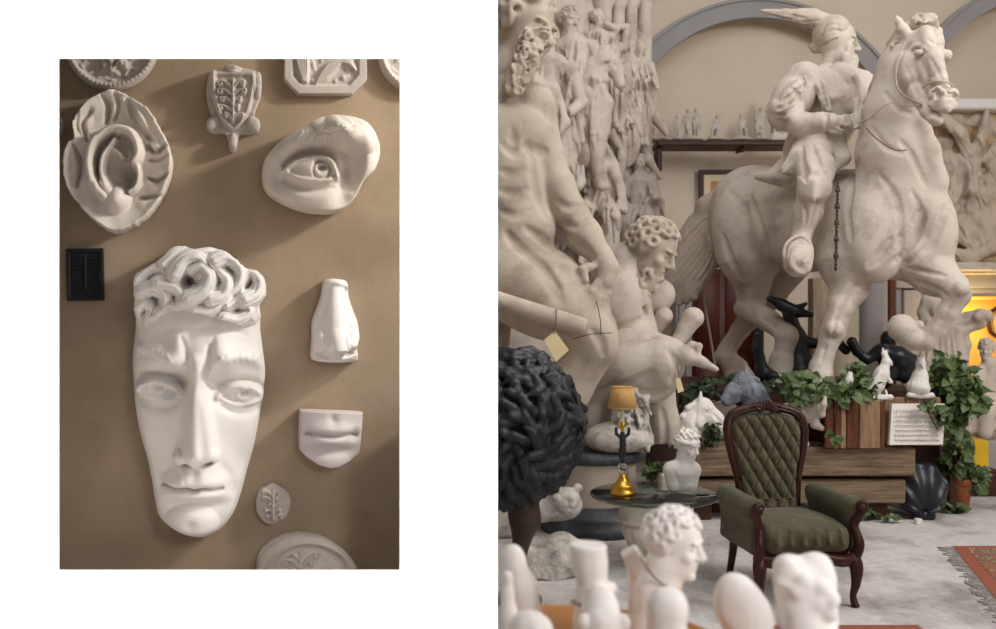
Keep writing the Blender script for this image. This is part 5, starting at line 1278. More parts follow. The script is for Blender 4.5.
us = [827, 835, 842, 848, 861, 884]; ms = ['plank_red', 'plank_red', 'plank', 'plank_red', 'plank']
for i in range(5): obj('board', box(((X(us[i], 6.8) + X(us[i + 1], 6.8)) / 2, 6.85, .765), (X(us[i + 1], 6.8) - X(us[i], 6.8) - .004, .04, .365), .006), M[ms[i]], pb, smooth=False)
obj('board', box((X(884, 6.8), 6.895, .765), (.035, .14, .36), .006), M['plank_red'], pb, smooth=False)
obj('base_board', box(((X(827, 6.8) + X(884, 6.8)) / 2, 6.92, .593), (X(884, 6.8) - X(827, 6.8), .1, .02), .004), M['dark_wood'], pb, smooth=False)
pc = thing('crate', 'short pale plank crate behind the inscribed tablet, right of the plank box', 'crate', (X(916, 6.9), 7.0, .582))
for i, (a_, b_) in enumerate(((886, 907), (908, 926), (927, 943))): obj('board', box(((X(a_, 6.95) + X(b_, 6.95)) / 2, 7.0, .77), (X(b_, 6.95) - X(a_, 6.95), .04, .375), .006), M['plank'], pc, smooth=False)
obj('base_board', box(((X(886, 7) + X(943, 7)) / 2, 7.2, .5955), (X(943, 7) - X(887, 7), .34, .025), .004), M['plank'], pc, smooth=False)
boxz('trestle', X(910, 7.35), X(938, 7.35), 7.3, 7.5, 0, .58, M['dark_wood'], 'dark wooden trestle block holding the crate beside the scallop shell', 'block')
tb = thing('inscribed_tablet', 'white plaster tablet with rows of worn lettering leaning on the crate', 'tablet', (X(916, 6.85), 6.85, .585))
q = [P(889.5, 445, 6.8), P(943, 444.5, 6.88), P(945, 404, 6.95), P(892, 404, 6.87)]
obj('slab', prism(q, None, (0, .035, 0)), M['cast'], tb, smooth=False)
r = np.random.RandomState(3); ls = []
for j in range(7):
    uu = 895 + r.rand() * 2
    while uu < 938:
        w_ = r.uniform(1.2, 2.6); vv = 409 + 4.9 * j; Yy = 6.8 + .08 * (uu - 890) / 54 + .04 * (444 - vv) / 40 - .004
        a_, b_ = P(uu, vv, Yy), P(uu + w_ * .5, vv + 2.6, Yy); ls.append(tube([a_, b_], .0045, 5, 2)); ls.append(tube([b_, P(uu + w_, vv + .3, Yy)], .004, 5, 2)); uu += w_ + r.uniform(.6, 1.6)
obj('lettering', join(*ls), M['cast'], tb)
# scallop shell
s_ = []; V = []; F = []; sx, sY = X(926, 6.98), 7.0; q_ = 7.05 / F_PX * 1.13
na_, nr_ = 176, 20
for k in range(2):
    for j in range(nr_ + 1):
        t = .06 + .94 * j / nr_
        for i in range(na_ + 1):
            a = rad(-8 + 196 * i / na_); w = cos(a * 12 + pi) * .5 + .5
            R_ = (19 * sin(a) + math.sqrt(23.5 ** 2 - (19 * cos(a)) ** 2)) * t * (1 + (.035 * w if t > .85 else 0)) * q_
            z = .06 + R_ * sin(a)
            y = sY - .055 * sin(pi * min(t, .95)) - .024 * w * t ** .7 + .05 * t + (.022 if k else 0) + .1 * R_ * sin(a)
            V.append((sx + R_ * cos(a), y, max(z, .005)))
n = na_ + 1; m = n * (nr_ + 1)
for k in range(2):
    for j in range(nr_):
        for i in range(na_):
            f_ = (k * m + j * n + i, k * m + j * n + i + 1, k * m + (j + 1) * n + i + 1, k * m + (j + 1) * n + i); F.append(f_[::-1] if k == 0 else f_)
for i in range(na_):
    for j in (0, nr_):
        F.append((j * n + i, j * n + i + 1, m + j * n + i + 1, m + j * n + i))
for j in range(nr_):
    for i in (0, na_): F.append((j * n + i, (j + 1) * n + i, m + (j + 1) * n + i, m + j * n + i))
sh = thing('scallop_shell', 'big black ribbed scallop shell standing on the floor', 'shell', (sx, sY, 0))
obj('shell', (V, F), M['bronze'], sh)
obj('hinge', box((sx, sY + .02, .035), (.17, .07, .07), .015), M['bronze'], sh)
o = obj('white_block', box((X(917, 6.9), 6.88, .02), (.05, .05, .04), .006), M['cast'], smooth=False); tag(o, 'tiny white block on the floor in front of the black shell', 'block')
# terracotta pot
ptx, ptY = X(959.5, 7.35), 7.4; q_ = ptY / F_PX
pt = thing('potted_plant', 'leafy plant in a terracotta pot on the floor right of the shell', 'plant', (ptx, ptY, 0))
obj('pot', lathe([(.085, 0), (.09, .005), (.115, .2), (.118, .21), (.13, .215), (.132, .26), (.12, .265), (.11, .23), (.03, .225)], 40, (ptx, ptY, 0)), M['terracotta'], pt)
# ------------------------------------------------------------------ rug
ru = thing('rug', 'oriental rug with rust border and pale fringe at the right edge of the floor', 'rug', (2.9, 5.3, 0))
c0_, e1, e2 = P(950, 547, 0)[:2] * 0 + A((X(950, 6.19), 6.19)), A((1.0, 0.02)), None
p2 = A((X(996, 4.96), 4.96)); e2 = (p2 - c0_) / np.linalg.norm(p2 - c0_)
def rq(a, b, z): x = c0_ + e1 * a + e2 * b; return (x[0], x[1], z)
rm = bpy.data.materials.new('rug_field'); rm.use_nodes = True; nt = rm.node_tree; N_ = nt.nodes; bs = N_['Principled BSDF']; bs.inputs['Roughness'].default_value = 1
tc = N_.new('ShaderNodeTexCoord'); vo = N_.new('ShaderNodeTexVoronoi'); vo.inputs['Scale'].default_value = 16; rp = N_.new('ShaderNodeValToRGB'); nz_ = N_.new('ShaderNodeTexNoise'); nz_.inputs['Scale'].default_value = 22
nt.links.new(tc.outputs['Object'], vo.inputs['Vector']); nt.links.new(vo.outputs['Distance'], rp.inputs['Fac']); rp.color_ramp.interpolation = 'CONSTANT'
for i, (p_, c_) in enumerate(((0, lin(60, 60, 84)), (.25, lin(176, 140, 96)), (.42, lin(112, 92, 84)), (.6, lin(150, 96, 74)))):
    e_ = rp.color_ramp.elements[i] if i < 2 else rp.color_ramp.elements.new(p_); e_.position = p_; e_.color = (*c_, 1)
nt.links.new(rp.outputs['Color'], bs.inputs['Base Color'])
def strip(a0, a1, b0, b1, z, m, nm): return obj(nm, prism([rq(a0, b0, .001), rq(a1, b0, .001), rq(a1, b1, .001), rq(a0, b1, .001)], None, (0, 0, z)), m, ru, smooth=False)
mr = mat('rust_wool', lin(156, 92, 72), 1, .15, 30, .3, 90); mf = mat('rug_gold', lin(190, 160, 112), 1, .25, 34, .3, 90, lin(150, 90, 60), .6, 20)
strip(.02, 1.3, .0, 1.7, .007, mr, 'border'); strip(.11, 1.3, .06, 1.7, .009, rm, 'patterned_band'); strip(.38, 1.3, .2, 1.7, .0105, mf, 'field')
fg = []
r = np.random.RandomState(8)
for i in range(110):
    b_ = i / 110 * 1.7 + r.uniform(-.006, .006); l = r.uniform(.4, 1.1); fg.append(tube([rq(.02, b_, .004), rq(-.04 * l, b_ + r.uniform(-.02, .02), .004), rq(-.085 * l, b_ + r.uniform(-.05, .05), .004)], .003, 4, 2))
obj('fringe', join(*fg), mat('wool_fringe', lin(160, 152, 146), 1, .4, 20, 0), ru)
r2 = thing('rug', 'narrow strip of a second red rug at the bottom edge beneath the armchair', 'rug', (1.8, 4.3, 0))
obj('pile', box((1.75, 4.28, .006), (.8, .66, .01), .003), mr, r2, smooth=False)
# ------------------------------------------------------------------ shelf and figurines on the far wall
sf = thing('wall_shelf', 'dark brown wooden shelf holding plaster figurines on the far wall', 'shelf', (P(728, 143, 10.9)[0], 10.9, P(0, 148, 10.9)[2]))
zs = P(0, 140.5, 10.85)[2]
obj('board', box(((X(657, 10.85) + X(808, 10.85)) / 2, 11.0, zs - .035), (X(808, 10.85) - X(657, 10.85), .4, .07), .01), M['dark_wood'], sf, smooth=False)
obj('lip', box(((X(657, 10.85) + X(808, 10.85)) / 2, 10.79, zs - .045), (X(808, 10.85) - X(657, 10.85), .03, .05), .01), M['dark_wood'], sf, smooth=False)
for u, hb in ((659, .3), (742, .06)): obj('bracket', join(box((X(u, 10.95), 11.05, zs - .07 - hb / 4), (.05, .28, hb / 2), .01), box((X(u, 10.9), 10.92, zs - .07 - hb / 2), (.07, .09, hb), .02)), M['dark_wood'], sf, smooth=False)
def figurine(u, h, label, seed, seat=0, lean=0, dr=.6, pair=0, arms=None, wide=1, m='cast_grey', Y=10.95):
    v0 = zfix(0, Y, zs); v = v0 - h; s = S(.0085)
    fig(s, u, v + h * .07, h * .95, Y, lean, seed, dr, arms, seat=seat, wide=wide)
    if pair: fig(s, u + pair, v + h * .05, h * .96, Y + .03, -lean, seed + 7, dr)
    s.blob(u + pair * .5, v0 - 2, Y, h * (.22 + .2 * seat) + abs(pair) * .5, 2.8, 12, 0, 2)
    s.box((P(u, v0, Y)[0], Y, zs - .1), (1, 1, .1), None, 0, .0005, -1)
    o = obj('figurine', s.mesh(), M[m]); tag(o, label, 'figurine', 'plaster figurines on the wall shelf'); return o
figurine(653, 34, 'dim standing figurine at the left end of the wall shelf, beside the relief', 1, m='cast_grey')
figurine(664, 22, 'small slim figurine, second from the left on the wall shelf', 2, m='cast_grey')
figurine(677, 27, 'short standing child figurine on the shelf, left of the figurine pair', 3, dr=.2)
figurine(688, 33, 'pair of standing plaster figurines joined on one base on the shelf', 4, pair=8, dr=.3)
o = figurine(717, 27, 'seated plaster figurine raising one arm high, middle of the shelf', 5, seat=1, lean=-.15, arms=((-.2, .3), (.1, -.12)))
figurine(741, 28, 'leaning draped figurine on the shelf, just right of the bracket', 6, seat=1, lean=.15)
figurine(761, 35, 'tall winged standing figurine toward the right end of the shelf', 8, wide=1.4)
s = S(.0085); v0 = zfix(0, 10.95, zs)
for i in range(9): s.blob(773 + 3.2 * (i % 4) + i * .3, v0 - 3 - 2.5 * (i // 4), 10.95, 3.2, 2.8, 4, 0, 2)
s.box((P(775, v0, 10.95)[0], 10.95, zs - .1), (1, 1, .1), None, 0, .0005, -1)
o = obj('figurine', s.mesh(), M['cast_warm']); tag(o, 'low lumpy plaster group at the right end of the shelf by the rider', 'figurine', 'plaster figurines on the wall shelf')
s = S(.009); fig(s, 775, 96, 50, 11.05, .05, 12, .4); s.box((P(775, 140, 11.05)[0], 11.05, zs - .1), (1, 1, .1), None, 0, .0005, -1)
o = obj('figurine', s.mesh(), M['cast_grey']); tag(o, 'tallest grey figurine on the shelf, partly hidden by the rider elbow', 'figurine', 'plaster figurines on the wall shelf')
# picture
Yf = 11.42; pf_ = thing('picture_frame', 'dark framed picture with cream mount hanging behind the horse rump', 'picture', tuple(P(725, 212, Yf)))
def rectf(u0, u1, v0, v1, Y, d): p, q = P(u0, v1, Y), P(u1, v0, Y); return box(((p[0] + q[0]) / 2, Y, (p[2] + q[2]) / 2), (q[0] - p[0], d, q[2] - p[2]), .005)
obj('frame', join(rectf(699, 703.5, 170, 226, Yf, .06), rectf(756, 760, 170, 226, Yf, .06), rectf(703, 757, 170, 174.5, Yf, .06), rectf(703, 757, 221, 226, Yf, .06)), M['dark_wood'], pf_, smooth=False)
obj('mount', rectf(703, 757, 174, 222, Yf + .01, .02), M['mat_board'], pf_, smooth=False); obj('print', rectf(711, 749, 181, 215, Yf - .003, .02), M['print'], pf_, smooth=False)
# stone ledge with horned relief on the right
Yr = 10.8
lr = thing('horned_relief', 'weathered relief panel with a long-horned animal head, right of the horse chest', 'relief', tuple(P(985, 262, Yr)))
obj('panel', wallbox(936, 1040, 106, 262, Yr + .12, .28), mat('stained_plaster', lin(196, 172, 138), .9, .2, 5, .3, 30, lin(150, 110, 66), .7, 2.2), lr, smooth=False)
s = S(.013); r = np.random.RandomState(11)
s.chain([(972, 160, Yr, 8), (973, 176, Yr - .05, 7), (972, 190, Yr - .08, 5)], 3); s.blob(966, 162, Yr, 7, 3, 5, -20, 2); s.blob(982, 160, Yr, 7, 3, 5, 20, 2)
s.chain([(967, 152, Yr, 6), (960, 132, Yr - .06, 6), (945, 120, Yr - .06, 5), (932, 116, Yr, 4)], 3); s.chain([(976, 150, Yr, 6), (984, 132, Yr - .08, 5), (987, 108, Yr - .04, 2)], 3)
for i in range(26):
    u, v = r.uniform(944, 1010), r.uniform(170, 250)
    s.blob(u, v, Yr + .12, r.uniform(8, 15), r.uniform(8, 18), r.uniform(7, 13), r.uniform(-40, 40), 5)
for i in range(10): s.blob(r.uniform(940, 1000), r.uniform(118, 160), Yr + .13, 12, 8, 7, r.uniform(-40, 40), 6)
s.chain([(940, 250, Yr, 6), (970, 258, Yr - .05, 7), (1005, 240, Yr, 6)], 4); s.chain([(945, 206, Yr, 4), (955, 236, Yr - .04, 5), (978, 250, Yr - .05, 4)], 4)
for i in range(90):
    u, v = r.uniform(942, 1000), r.uniform(120, 250); a = .8 + .9 * sin(u * .09) * cos(v * .05)
    s.mark([(u, v), (u + 6 * cos(a), v + 7), (u + 11 * cos(a * 1.3), v + 15)], r.uniform(1.2, 2.2), r.choice([-1.4, 1.4]), 1)
s.noise(.005, 12, 4)
obj('carving', s.mesh(), M['statue_dim'], lr)
obj('top_ledge', wallbox(936, 1040, 98, 109, Yr - .1, .5, .02), M['cast'], lr, smooth=False); obj('bottom_ledge', join(wallbox(936, 1040, 262, 271, Yr - .15, .55, .02), wallbox(936, 1040, 270, 274, Yr - .08, .48, .01)), M['statue'], lr, smooth=False)
# posts
for nm, u0, u1, v0, Y, mt_, lb in (('timber_post', 813, 829, 278, 9.9, 'post', 'whitewashed square timber post standing between the horse legs'), ('iron_post', 890, 896.5, 262, 9.9, 'plank_red', 'thin rusty brown post standing beside the grey column')):
    p = P((u0 + u1) / 2, v0, Y); w_ = (u1 - u0) / F_PX * Y; o = obj(nm, box((p[0], Y + w_ / 2, p[2] / 2), (w_, w_, p[2]), .01), M[mt_], smooth=False); tag(o, lb, 'post')
# robed and seated statues on the right
s = S(.0115); Y = 9.6
rs = fig(s, 934, 308, 150, Y, .06, 21, 1.6, ((-.14, .3), (.3, .1)), wide=1.25)
for i in range(12): s.chain([(930 + 2.6 * i, 322 + i, Y - .12, 4), (925 + 3.6 * i, 360, Y - .16, 4), (920 + 4 * i, 420, Y - .14, 4)], 2.5)
s.chain([(952, 322, Y, 8), (968, 318, Y - .05, 6), (980, 314, Y - .08, 5.5)], 3); s.chain([(980, 314, Y - .1, 5.5), (987, 315, Y - .1, 5), (991, 319, Y - .1, 3)], 2); s.chain([(960, 320, Y, 5), (966, 345, Y, 5), (964, 370, Y, 3)], 3)
s.chain([(928, 300, Y - .02, 7), (924, 312, Y, 6), (926, 325, Y, 6)], 3); s.chain([(930, zfix(0, Y, .2), Y, 34), (940, 440, Y, 30)], 6)
for i in range(12): s.mark([(926 + 2.6 * i, 324 + i), (921 + 3.4 * i, 360), (914 + 4.4 * i, 404)], 1.6, 1.8 if i % 2 else -1.4, 1)
s.noise(.003, 9, 5); s.box((4.6, 9.6, -.8), (1, 1, 1.001), None, 0, .0005, -1)
o = obj('robed_statue', s.mesh(), M['statue']); tag(o, 'robed plaster statue with cowled head in front of the yellow lit alcove', 'statue')
sb_ = boxz('stone_block', X(905, 9.6), X(985, 9.6), 9.3, 9.95, 0, .2, M['rough_stone'], 'low stone base under the robed statue, behind the ivy', 'base')
s = S(.0095); Y = 8.7
head(s, P(986, 349, Y), .1, (-.55, -.8, -.1), (.1, 0, 1), 'wave', seed=6, neck=(P(990, 364, Y), .05))
s.chain([(990, 366, Y, 8), (990, 388, Y, 13), (990, 402, Y, 16)], 5); s.chain([(980, 370, Y, 5), (976, 385, Y - .08, 4.5), (985, 398, Y - .15, 4)], 3); s.chain([(1000, 370, Y, 5), (1005, 390, Y - .05, 5)], 3)
s.chain([(985, 404, Y - .05, 12), (968, 408, Y - .3, 9), (966, 428, Y - .3, 8)], 4); s.chain([(1000, 405, Y - .05, 12), (985, 412, Y - .35, 9), (984, 432, Y - .35, 8)], 4)
for i in range(10): s.chain([(962 + 4.5 * i, 400, Y - .22, 4), (958 + 5 * i, 428, Y - .3, 4)], 2.5)
s.noise(.003, 9, 6)
o = obj('seated_statue', s.mesh(), M['statue']); tag(o, 'seated plaster woman at the right edge, beside the robed statue', 'statue')
zb_ = o.location.z; boxz('stone_bench', X(955, 8.7), X(1020, 8.7), 8.3, 9.1, 0, zb_ - .002, M['grey_stone'], 'grey stone block carrying the seated plaster woman', 'block')
yb = obj('yellow_box', box((X(975, 8.0), 8.05, .37), (X(985, 8) - X(966, 8), .25, .24), .01), mat('yellow_enamel', lin(226, 180, 40), .5, .1, 5, .05), smooth=False); tag(yb, 'yellow box on a dark stand behind the potted plant', 'box')
boxz('dark_stand', X(958, 8), X(992, 8), 7.9, 8.25, 0, .24, M['dark_wood'], 'low dark stand under the yellow box', 'stand')
lan = thing('wall_lantern', 'small dark octagonal frame hanging in the yellow alcove', 'frame', tuple(P(994, 330, 11.1)))
obj('frame', tube([P(996 + 8 * cos(a), 322 + 14 * sin(a), 11.1) for a in np.linspace(0, 2 * pi, 8, endpoint=False)], .025, 8, 1, True), M['dark_wood'], lan)
# ------------------------------------------------------------------ birds
def bird(u, vb, h, Y, label, kind, face=1):
    t = thing('plaster_bird', label, 'bird figure', tuple(P(u, vb, Y)), 0); s = S(.005); k = h / 50; q = lambda du, dv, dy, r_: (u + du * k * face, vb + dv * k, Y + dy * k, r_ * k)
    if kind == 0:    # cockatoo
        s.chain([q(-2, -14, 0, 8), q(4, -27, 0, 7), q(8, -37, 0, 4.5)], 4 * k); s.blob(*q(9, -40, 0, 0)[:3], 5 * k, 4.6 * k, 5 * k, 0, 2 * k); s.chain([q(13, -39, 0, 2.2), q(15, -36, 0, 1)], 1.5 * k)
        s.chain([q(8, -43, 0, 3), q(6, -48, 0, 2), q(5, -54, 0, .8)], 2 * k); s.chain([q(9, -43, 0, 2.4), q(9, -52, 0, .8)], 2 * k)
        s.chain([q(-2, -16, 0, 7), q(-12, -6, 0, 4), q(-18, 0, 0, 2)], 4 * k)
        for i in range(6): s.chain([q(2 - i * 2.4, -28 + i * 3.6, -.045, 2), q(-3 - i * 2.4, -19 + i * 3.4, -.05, 1.5)], 1.5 * k)
        for e in (0, 7): s.chain([q(e, -8, 0, 2.6), q(e + 2, -2, -.02, 2.2)], 2 * k)
        s.chain([q(10, -22, -.02, 2.6), q(14, -18, -.03, 2)], 2 * k)
    else:            # crouched crested hen
        s.chain([q(2, -12, 0, 13), q(0, -22, 0, 8), q(-1, -33, 0, 5.5)], 5 * k); s.blob(*q(-1, -38, 0, 0)[:3], 5.5 * k, 6.5 * k, 6 * k, 0, 2 * k)
        s.chain([q(-3, -36, -.05, 2.2), q(-4, -33, -.07, 1)], 1.5 * k)
        for e in (-4, -1, 2): s.chain([q(e, -43, 0, 1.6), q(e * 1.2, -47, 0, 1)], 1.2 * k)
        for i in range(6): s.mark([(u + (-6 + 2.6 * i) * k * face, vb + (-22 + abs(i - 3)) * k), (u + (-7 + 3 * i) * k * face, vb - 14 * k), (u + (-7 + 3.2 * i) * k * face, vb - 6 * k)], 1.4 * k, -.9 * k, .8)
        s.chain([q(-7, -1, 0, 3), q(8, -1, 0, 3)], 3 * k)
    obj('body', s.mesh(), M['cast'], t)
    s = S(.005); s.blob(u - 2 * k * face, vb - 1, Y, 15 * k, 3 * k, 9 * k, 0, 1); 
    for i in range(6): s.blob(u - 12 * k + 5 * k * i, vb - 2, Y - .04, 3.4 * k, 3 * k, 3 * k, 0, 1.5)
    obj('base', s.mesh(), M['cast'], t); return t
bird(878, 399, 47, 6.95, 'white plaster cockatoo with raised crest on the plank box edge', 0)
bird(920, 397, 44, 7.0, 'plump crested white plaster bird among ivy above the inscribed tablet', 1, -1)
s = S(.005); s.chain([(846, 393, 6.95, 5), (849, 380, 6.95, 4.2), (850, 374, 6.95, 2.6)], 2); s.blob(845, 394, 6.95, 6, 3, 6, 0, 2)
o = obj('plaster_bird', s.mesh(), M['cast']); tag(o, 'small headless white bird cast in the ivy, left of the cockatoo', 'bird figure')
# ------------------------------------------------------------------ horse heads and other animals before the plinth
def horse_head(name, u, v, R, Y, m, label, flip=-1, tilt=0):
    t = thing(name, label, 'sculpture', tuple(P(u, v + R, Y))); s = S(.0062); k = R / 24
    q = lambda du, dv, dy, r_: (u + du * k * flip * -1, v + dv * k, Y + dy * k, r_ * k)
    s.chain([q(16, 22, .02, 16), q(10, 4, 0, 13), q(2, -10, 0, 10)], 6 * k); s.chain([q(0, -12, 0, 9.5), q(-12, 0, -.02, 7.5), q(-20, 9, -.03, 6)], 5 * k); s.blob(*q(-3, -3, 0, 0)[:3], 9 * k, 10 * k, 9 * k, 0, 4 * k)
    s.chain([q(-19, 13, -.03, 4), q(-8, 8, 0, 5)], 3 * k); s.chain([q(-23, 13, -.09, 1.2), q(-15, 15, -.1, 1)], 1.5 * k, -1); s.blob(*q(-22, 8, -.08, 0)[:3], 2 * k, 1.8 * k, 3 * k, 0, 1 * k, -1)
    s.blob(*q(-5, -8, -.08, 0)[:3], 2.6 * k, 2 * k, 3 * k, 0, 1 * k, -1); s.blob(*q(-5, -8, -.065, 0)[:3], 2 * k, 1.6 * k, 2 * k, 0, .6 * k); s.chain([q(-8, -11, -.06, 1.6), q(-2, -11, -.07, 1.8)], 1.5 * k)
    for e in (-.04, .05): s.chain([q(3, -18, e, 3.2), q(2, -27, e, 1)], 2 * k)
    s.chain([q(16, 22, .02, 15), (u + 18 * k * flip * -1, zfix(0, Y, .62), Y + .02, 15 * k)], 5 * k); s.mark([(u + k * flip * -1 * a_, v + b_ * k) for a_, b_ in ((6, -8), (8, 4), (2, 12))], 2 * k, 1.4 * k); s.mark([(u + k * flip * -1 * a_, v + b_ * k) for a_, b_ in ((-10, -6), (-16, 1), (-20, 6))], 1.6 * k, 1 * k)
    s.box((P(u, v, Y)[0], Y, .482), (1, 1, .1), None, 0, .0005, -1)
    obj('head', s.mesh(), M[m], t); s = S(.0062); r = np.random.RandomState(3)
    for i in range(22):
        a = i / 21; s.chain([q(4 + 16 * a, -18 + 26 * a, -.03 * r.rand(), 3), q(13 + 15 * a + r.randn(), -13 + 28 * a, -.05 * r.rand(), 2.6), q(18 + 14 * a, -3 + 28 * a, 0, 1.2)], 1.5 * k)
    s.chain([q(0, -19, -.02, 2.6), q(-5, -13, -.07, 1.6)], 1.5 * k)
    obj('mane', s.mesh(), M[m], t); return t
hw = horse_head('horse_head', 703, 420, 25, 7.08, 'bust', 'white plaster horse head left of the armchair top', 1)
hg = horse_head('horse_head', 744, 391, 22, 7.3, 'blue_grey', 'blue-grey horse head with flowing mane above the armchair crest', -1)
s = S(.0065); Y = 6.95
s.chain([(798, 412, Y, 12), (812, 408, Y, 11), (820, 404, Y - .05, 9)], 5); s.chain([(793, 414, Y, 9), (800, 436, Y, 5), (806, 444, Y - .02, 3.4)], 3); s.chain([(816, 412, Y, 6), (815, 424, Y - .05, 4), (822, 428, Y - .08, 3)], 3)
s.chain([(806, 402, Y, 6), (808, 396, Y, 3)], 2); s.chain([(820, 404, Y - .1, 5), (822, 414, Y - .16, 3.4), (824, 404, Y - .2, 2.6), (825, 398, Y - .2, 2)], 2); s.blob(815, 398, Y - .06, 7, 5, 6, 15, 3); s.blob(788, 410, Y, 7, 8, 8, 0, 4)
s.chain([(800, 418, Y, 8), (797, 448, Y + .02, 6)], 3); s.noise(.002, 20, 3)
s.box((P(806, 0, Y)[0], Y, .582 - .1), (1, 1, .1), None, 0, .0005, -1)
o = obj('plaster_animal', s.mesh(), M['statue']); tag(o, 'cream plaster animal with raised trunk-like snout beside the right of the armchair top', 'sculpture')
zpl = [('plaster_sherd', 714, 408, 7.56, 'pale triangular plaster sherd behind the white horse head', ((700, 402), (732, 402), (744, 412), (716, 424)))]
for nm, u, v, Y, lb, pts in zpl:
    o = obj(nm, prism([P(a, b, Y) for a, b in pts], None, (0, .12, 0)), M['statue_dim'], smooth=False); tag(o, lb, 'sherd')
# rubble plinth between beams and plinth carrying the heads
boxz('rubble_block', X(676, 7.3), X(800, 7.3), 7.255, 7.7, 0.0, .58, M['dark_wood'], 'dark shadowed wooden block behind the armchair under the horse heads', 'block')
# ------------------------------------------------------------------ dark bronzes between the hooves
s = S(.008); Y = 7.9
s.chain([(852, 356, Y, 5), (857, 366, Y, 4.2), (866, 374, Y, 4.6), (880, 366, Y, 6.5)], 3); s.chain([(882, 366, Y, 8), (896, 372, Y, 11), (912, 377, Y, 9)], 5); s.blob(887, 353, Y, 6, 7.5, 7, 10, 3); s.chain([(891, 352, Y - .04, 2), (894, 356, Y - .05, 1.5)], 1); s.chain([(905, 380, Y, 9), (915, 394, Y, 8), (900, zfix(0, Y, .96), Y, 8)], 4); s.chain([(888, 378, Y, 9), (884, 395, Y, 8)], 4)
s.noise(.003, 14, 2); o = obj('bronze_figure', s.mesh(), M['bronze']); tag(o, 'black bronze reclining figure with bent arm behind the white cockatoo', 'statue'); o.location.z = .95
s = S(.008); Y = 8.1
s.chain([(770, 308, Y, 3.5), (782, 314, Y, 6), (797, 321, Y - .08, 6), (811, 324, Y - .12, 3)], 2); s.chain([(797, 318, Y - .06, 4), (806, 313, Y - .1, 2)], 2); s.chain([(788, 320, Y + .1, 6), (797, 345, Y + .1, 8), (802, 375, Y + .05, 11), (803, zfix(0, Y, 1.0), Y, 12)], 4); s.chain([(803, 350, Y + .08, 6), (822, 354, Y, 4.5), (838, 352, Y - .1, 4.5), (846, 360, Y - .15, 4)], 2.5); s.chain([(758, 344, Y, 4), (757, 356, Y, 4.5), (762, 378, Y, 6), (764, zfix(0, Y, 1.0), Y, 8)], 3); s.chain([(762, 384, Y, 6), (800, 388, Y, 8)], 4)
s.noise(.003, 14, 3); o = obj('bronze_figure', s.mesh(), M['bronze']); tag(o, 'black bronze figure stretching an arm between the horse hind legs', 'statue'); o.location.z = .95
# ------------------------------------------------------------------ foliage: every plant one thing, leaves stay in its mesh
def leaf(c, d, n, L_, W_):
    d = A(d) / np.linalg.norm(d); x = np.cross(d, A(n)); x /= np.linalg.norm(x) + 1e-9; n = np.cross(x, d)
    pr = [(0, 0, 0), (-.5, .12, .05), (-.42, .5, .03), (0, 1, -.12), (.42, .5, .03), (.5, .12, .05), (0, .45, -.05)]
    V = [c + x * W_ * a + d * L_ * b + n * L_ * e for a, b, e in pr]
    return A(V), [(0, 6, 2, 1), (6, 3, 2), (0, 5, 4, 6), (6, 4, 3)]
def plant(name, label, spots, n, Lf, seed, m='leaf', parent=None, trail=None):
    """spots: (u, v, Y, ru, rv, ry) clumps"""
    r = np.random.RandomState(seed); Vs = []; Fs = []; st = []; k = 0
    tot = sum(a[3] * a[4] for a in spots)
    for (u, v, Y, ru, rv, ry) in spots:
        c0 = P(u, v + rv * .6, Y)
        for i in range(int(n * ru * rv / tot)):
            while True:
                a = r.uniform(-1, 1, 3)
                if (a ** 2).sum() < 1: break
            c = P(u + a[0] * ru, v + a[2] * rv, Y + a[1] * ry); d = (r.randn() * .8, r.randn() * .6 - .3, r.randn() * .6 - .35); l = Lf * r.uniform(.6, 1.3)
            V, F = leaf(c, d, (r.randn() * .5, -1 + r.randn() * .4, .6 + r.randn() * .4), l, l * .8); Vs.append(V); Fs += [tuple(q + k for q in f) for f in F]; k += len(V)
            if i % 9 == 0: st.append(tube([c0, (c0 + c) / 2 + r.randn(3) * .02, c], .004, 5, 3))
    for a_, b_ in zip(spots[:-1], spots[1:]): st.append(tube([P(a_[0], a_[1] + a_[4] * .6, a_[2]), P(b_[0], b_[1] + b_[4] * .6, b_[2])], .005, 5, 3))
    for tr in trail or []: st.append(tube([P(*q) for q in tr], .006, 6, 5))
    t = parent
    if t is None:
        V = np.vstack(Vs); t = thing(name, label, 'plant', (float(V[:, 0].mean()), float(V[:, 1].mean()), float(V[:, 2].min())))
    obj('leaves', (np.vstack(Vs), Fs), M[m], t, smooth=False); obj('stems', join(*st), M['stem'], t); return t
plant('ivy', 'low ivy spilling over the plank box below the horse raised foreleg', [(805, 385, 7.0, 26, 14, .16), (838, 392, 6.85, 22, 10, .12), (865, 388, 6.95, 18, 14, .14), (852, 375, 7.0, 10, 14, .1), (800, 400, 6.9, 12, 8, .1)], 420, .085, 1)
plant('ivy', 'tall bushy ivy climbing a post at the right of the inscribed tablet', [(950, 378, 7.2, 22, 26, .2), (965, 392, 7.1, 20, 22, .18), (975, 405, 7.0, 14, 10, .12), (950, 420, 7.1, 14, 26, .12), (940, 382, 7.16, 10, 16, .1), (932, 406, 6.8, 11, 4, .04), (958, 450, 7.2, 14, 20, .12), (942, 412, 6.85, 6, 10, .06)], 760, .085, 2, trail=[[(951, 470, 7.2), (952, 430, 7.2), (948, 385, 7.2)], [(925, 406, 6.78), (935, 425, 6.76), (938, 430, 6.75)]])
boxz('ivy_post', X(947, 7.25), X(955, 7.25), 7.22, 7.29, 0, P(0, 395, 7.25)[2], M['dark_wood'], 'dark upright post overgrown by the tall ivy', 'post')
plant('potted_plant', '', [(957, 470, 7.4, 24, 10, .2), (978, 478, 7.35, 9, 14, .12), (945, 478, 7.3, 8, 10, .08), (955, 508, 7.25, 12, 4, .05)], 330, .07, 3, parent=pt)
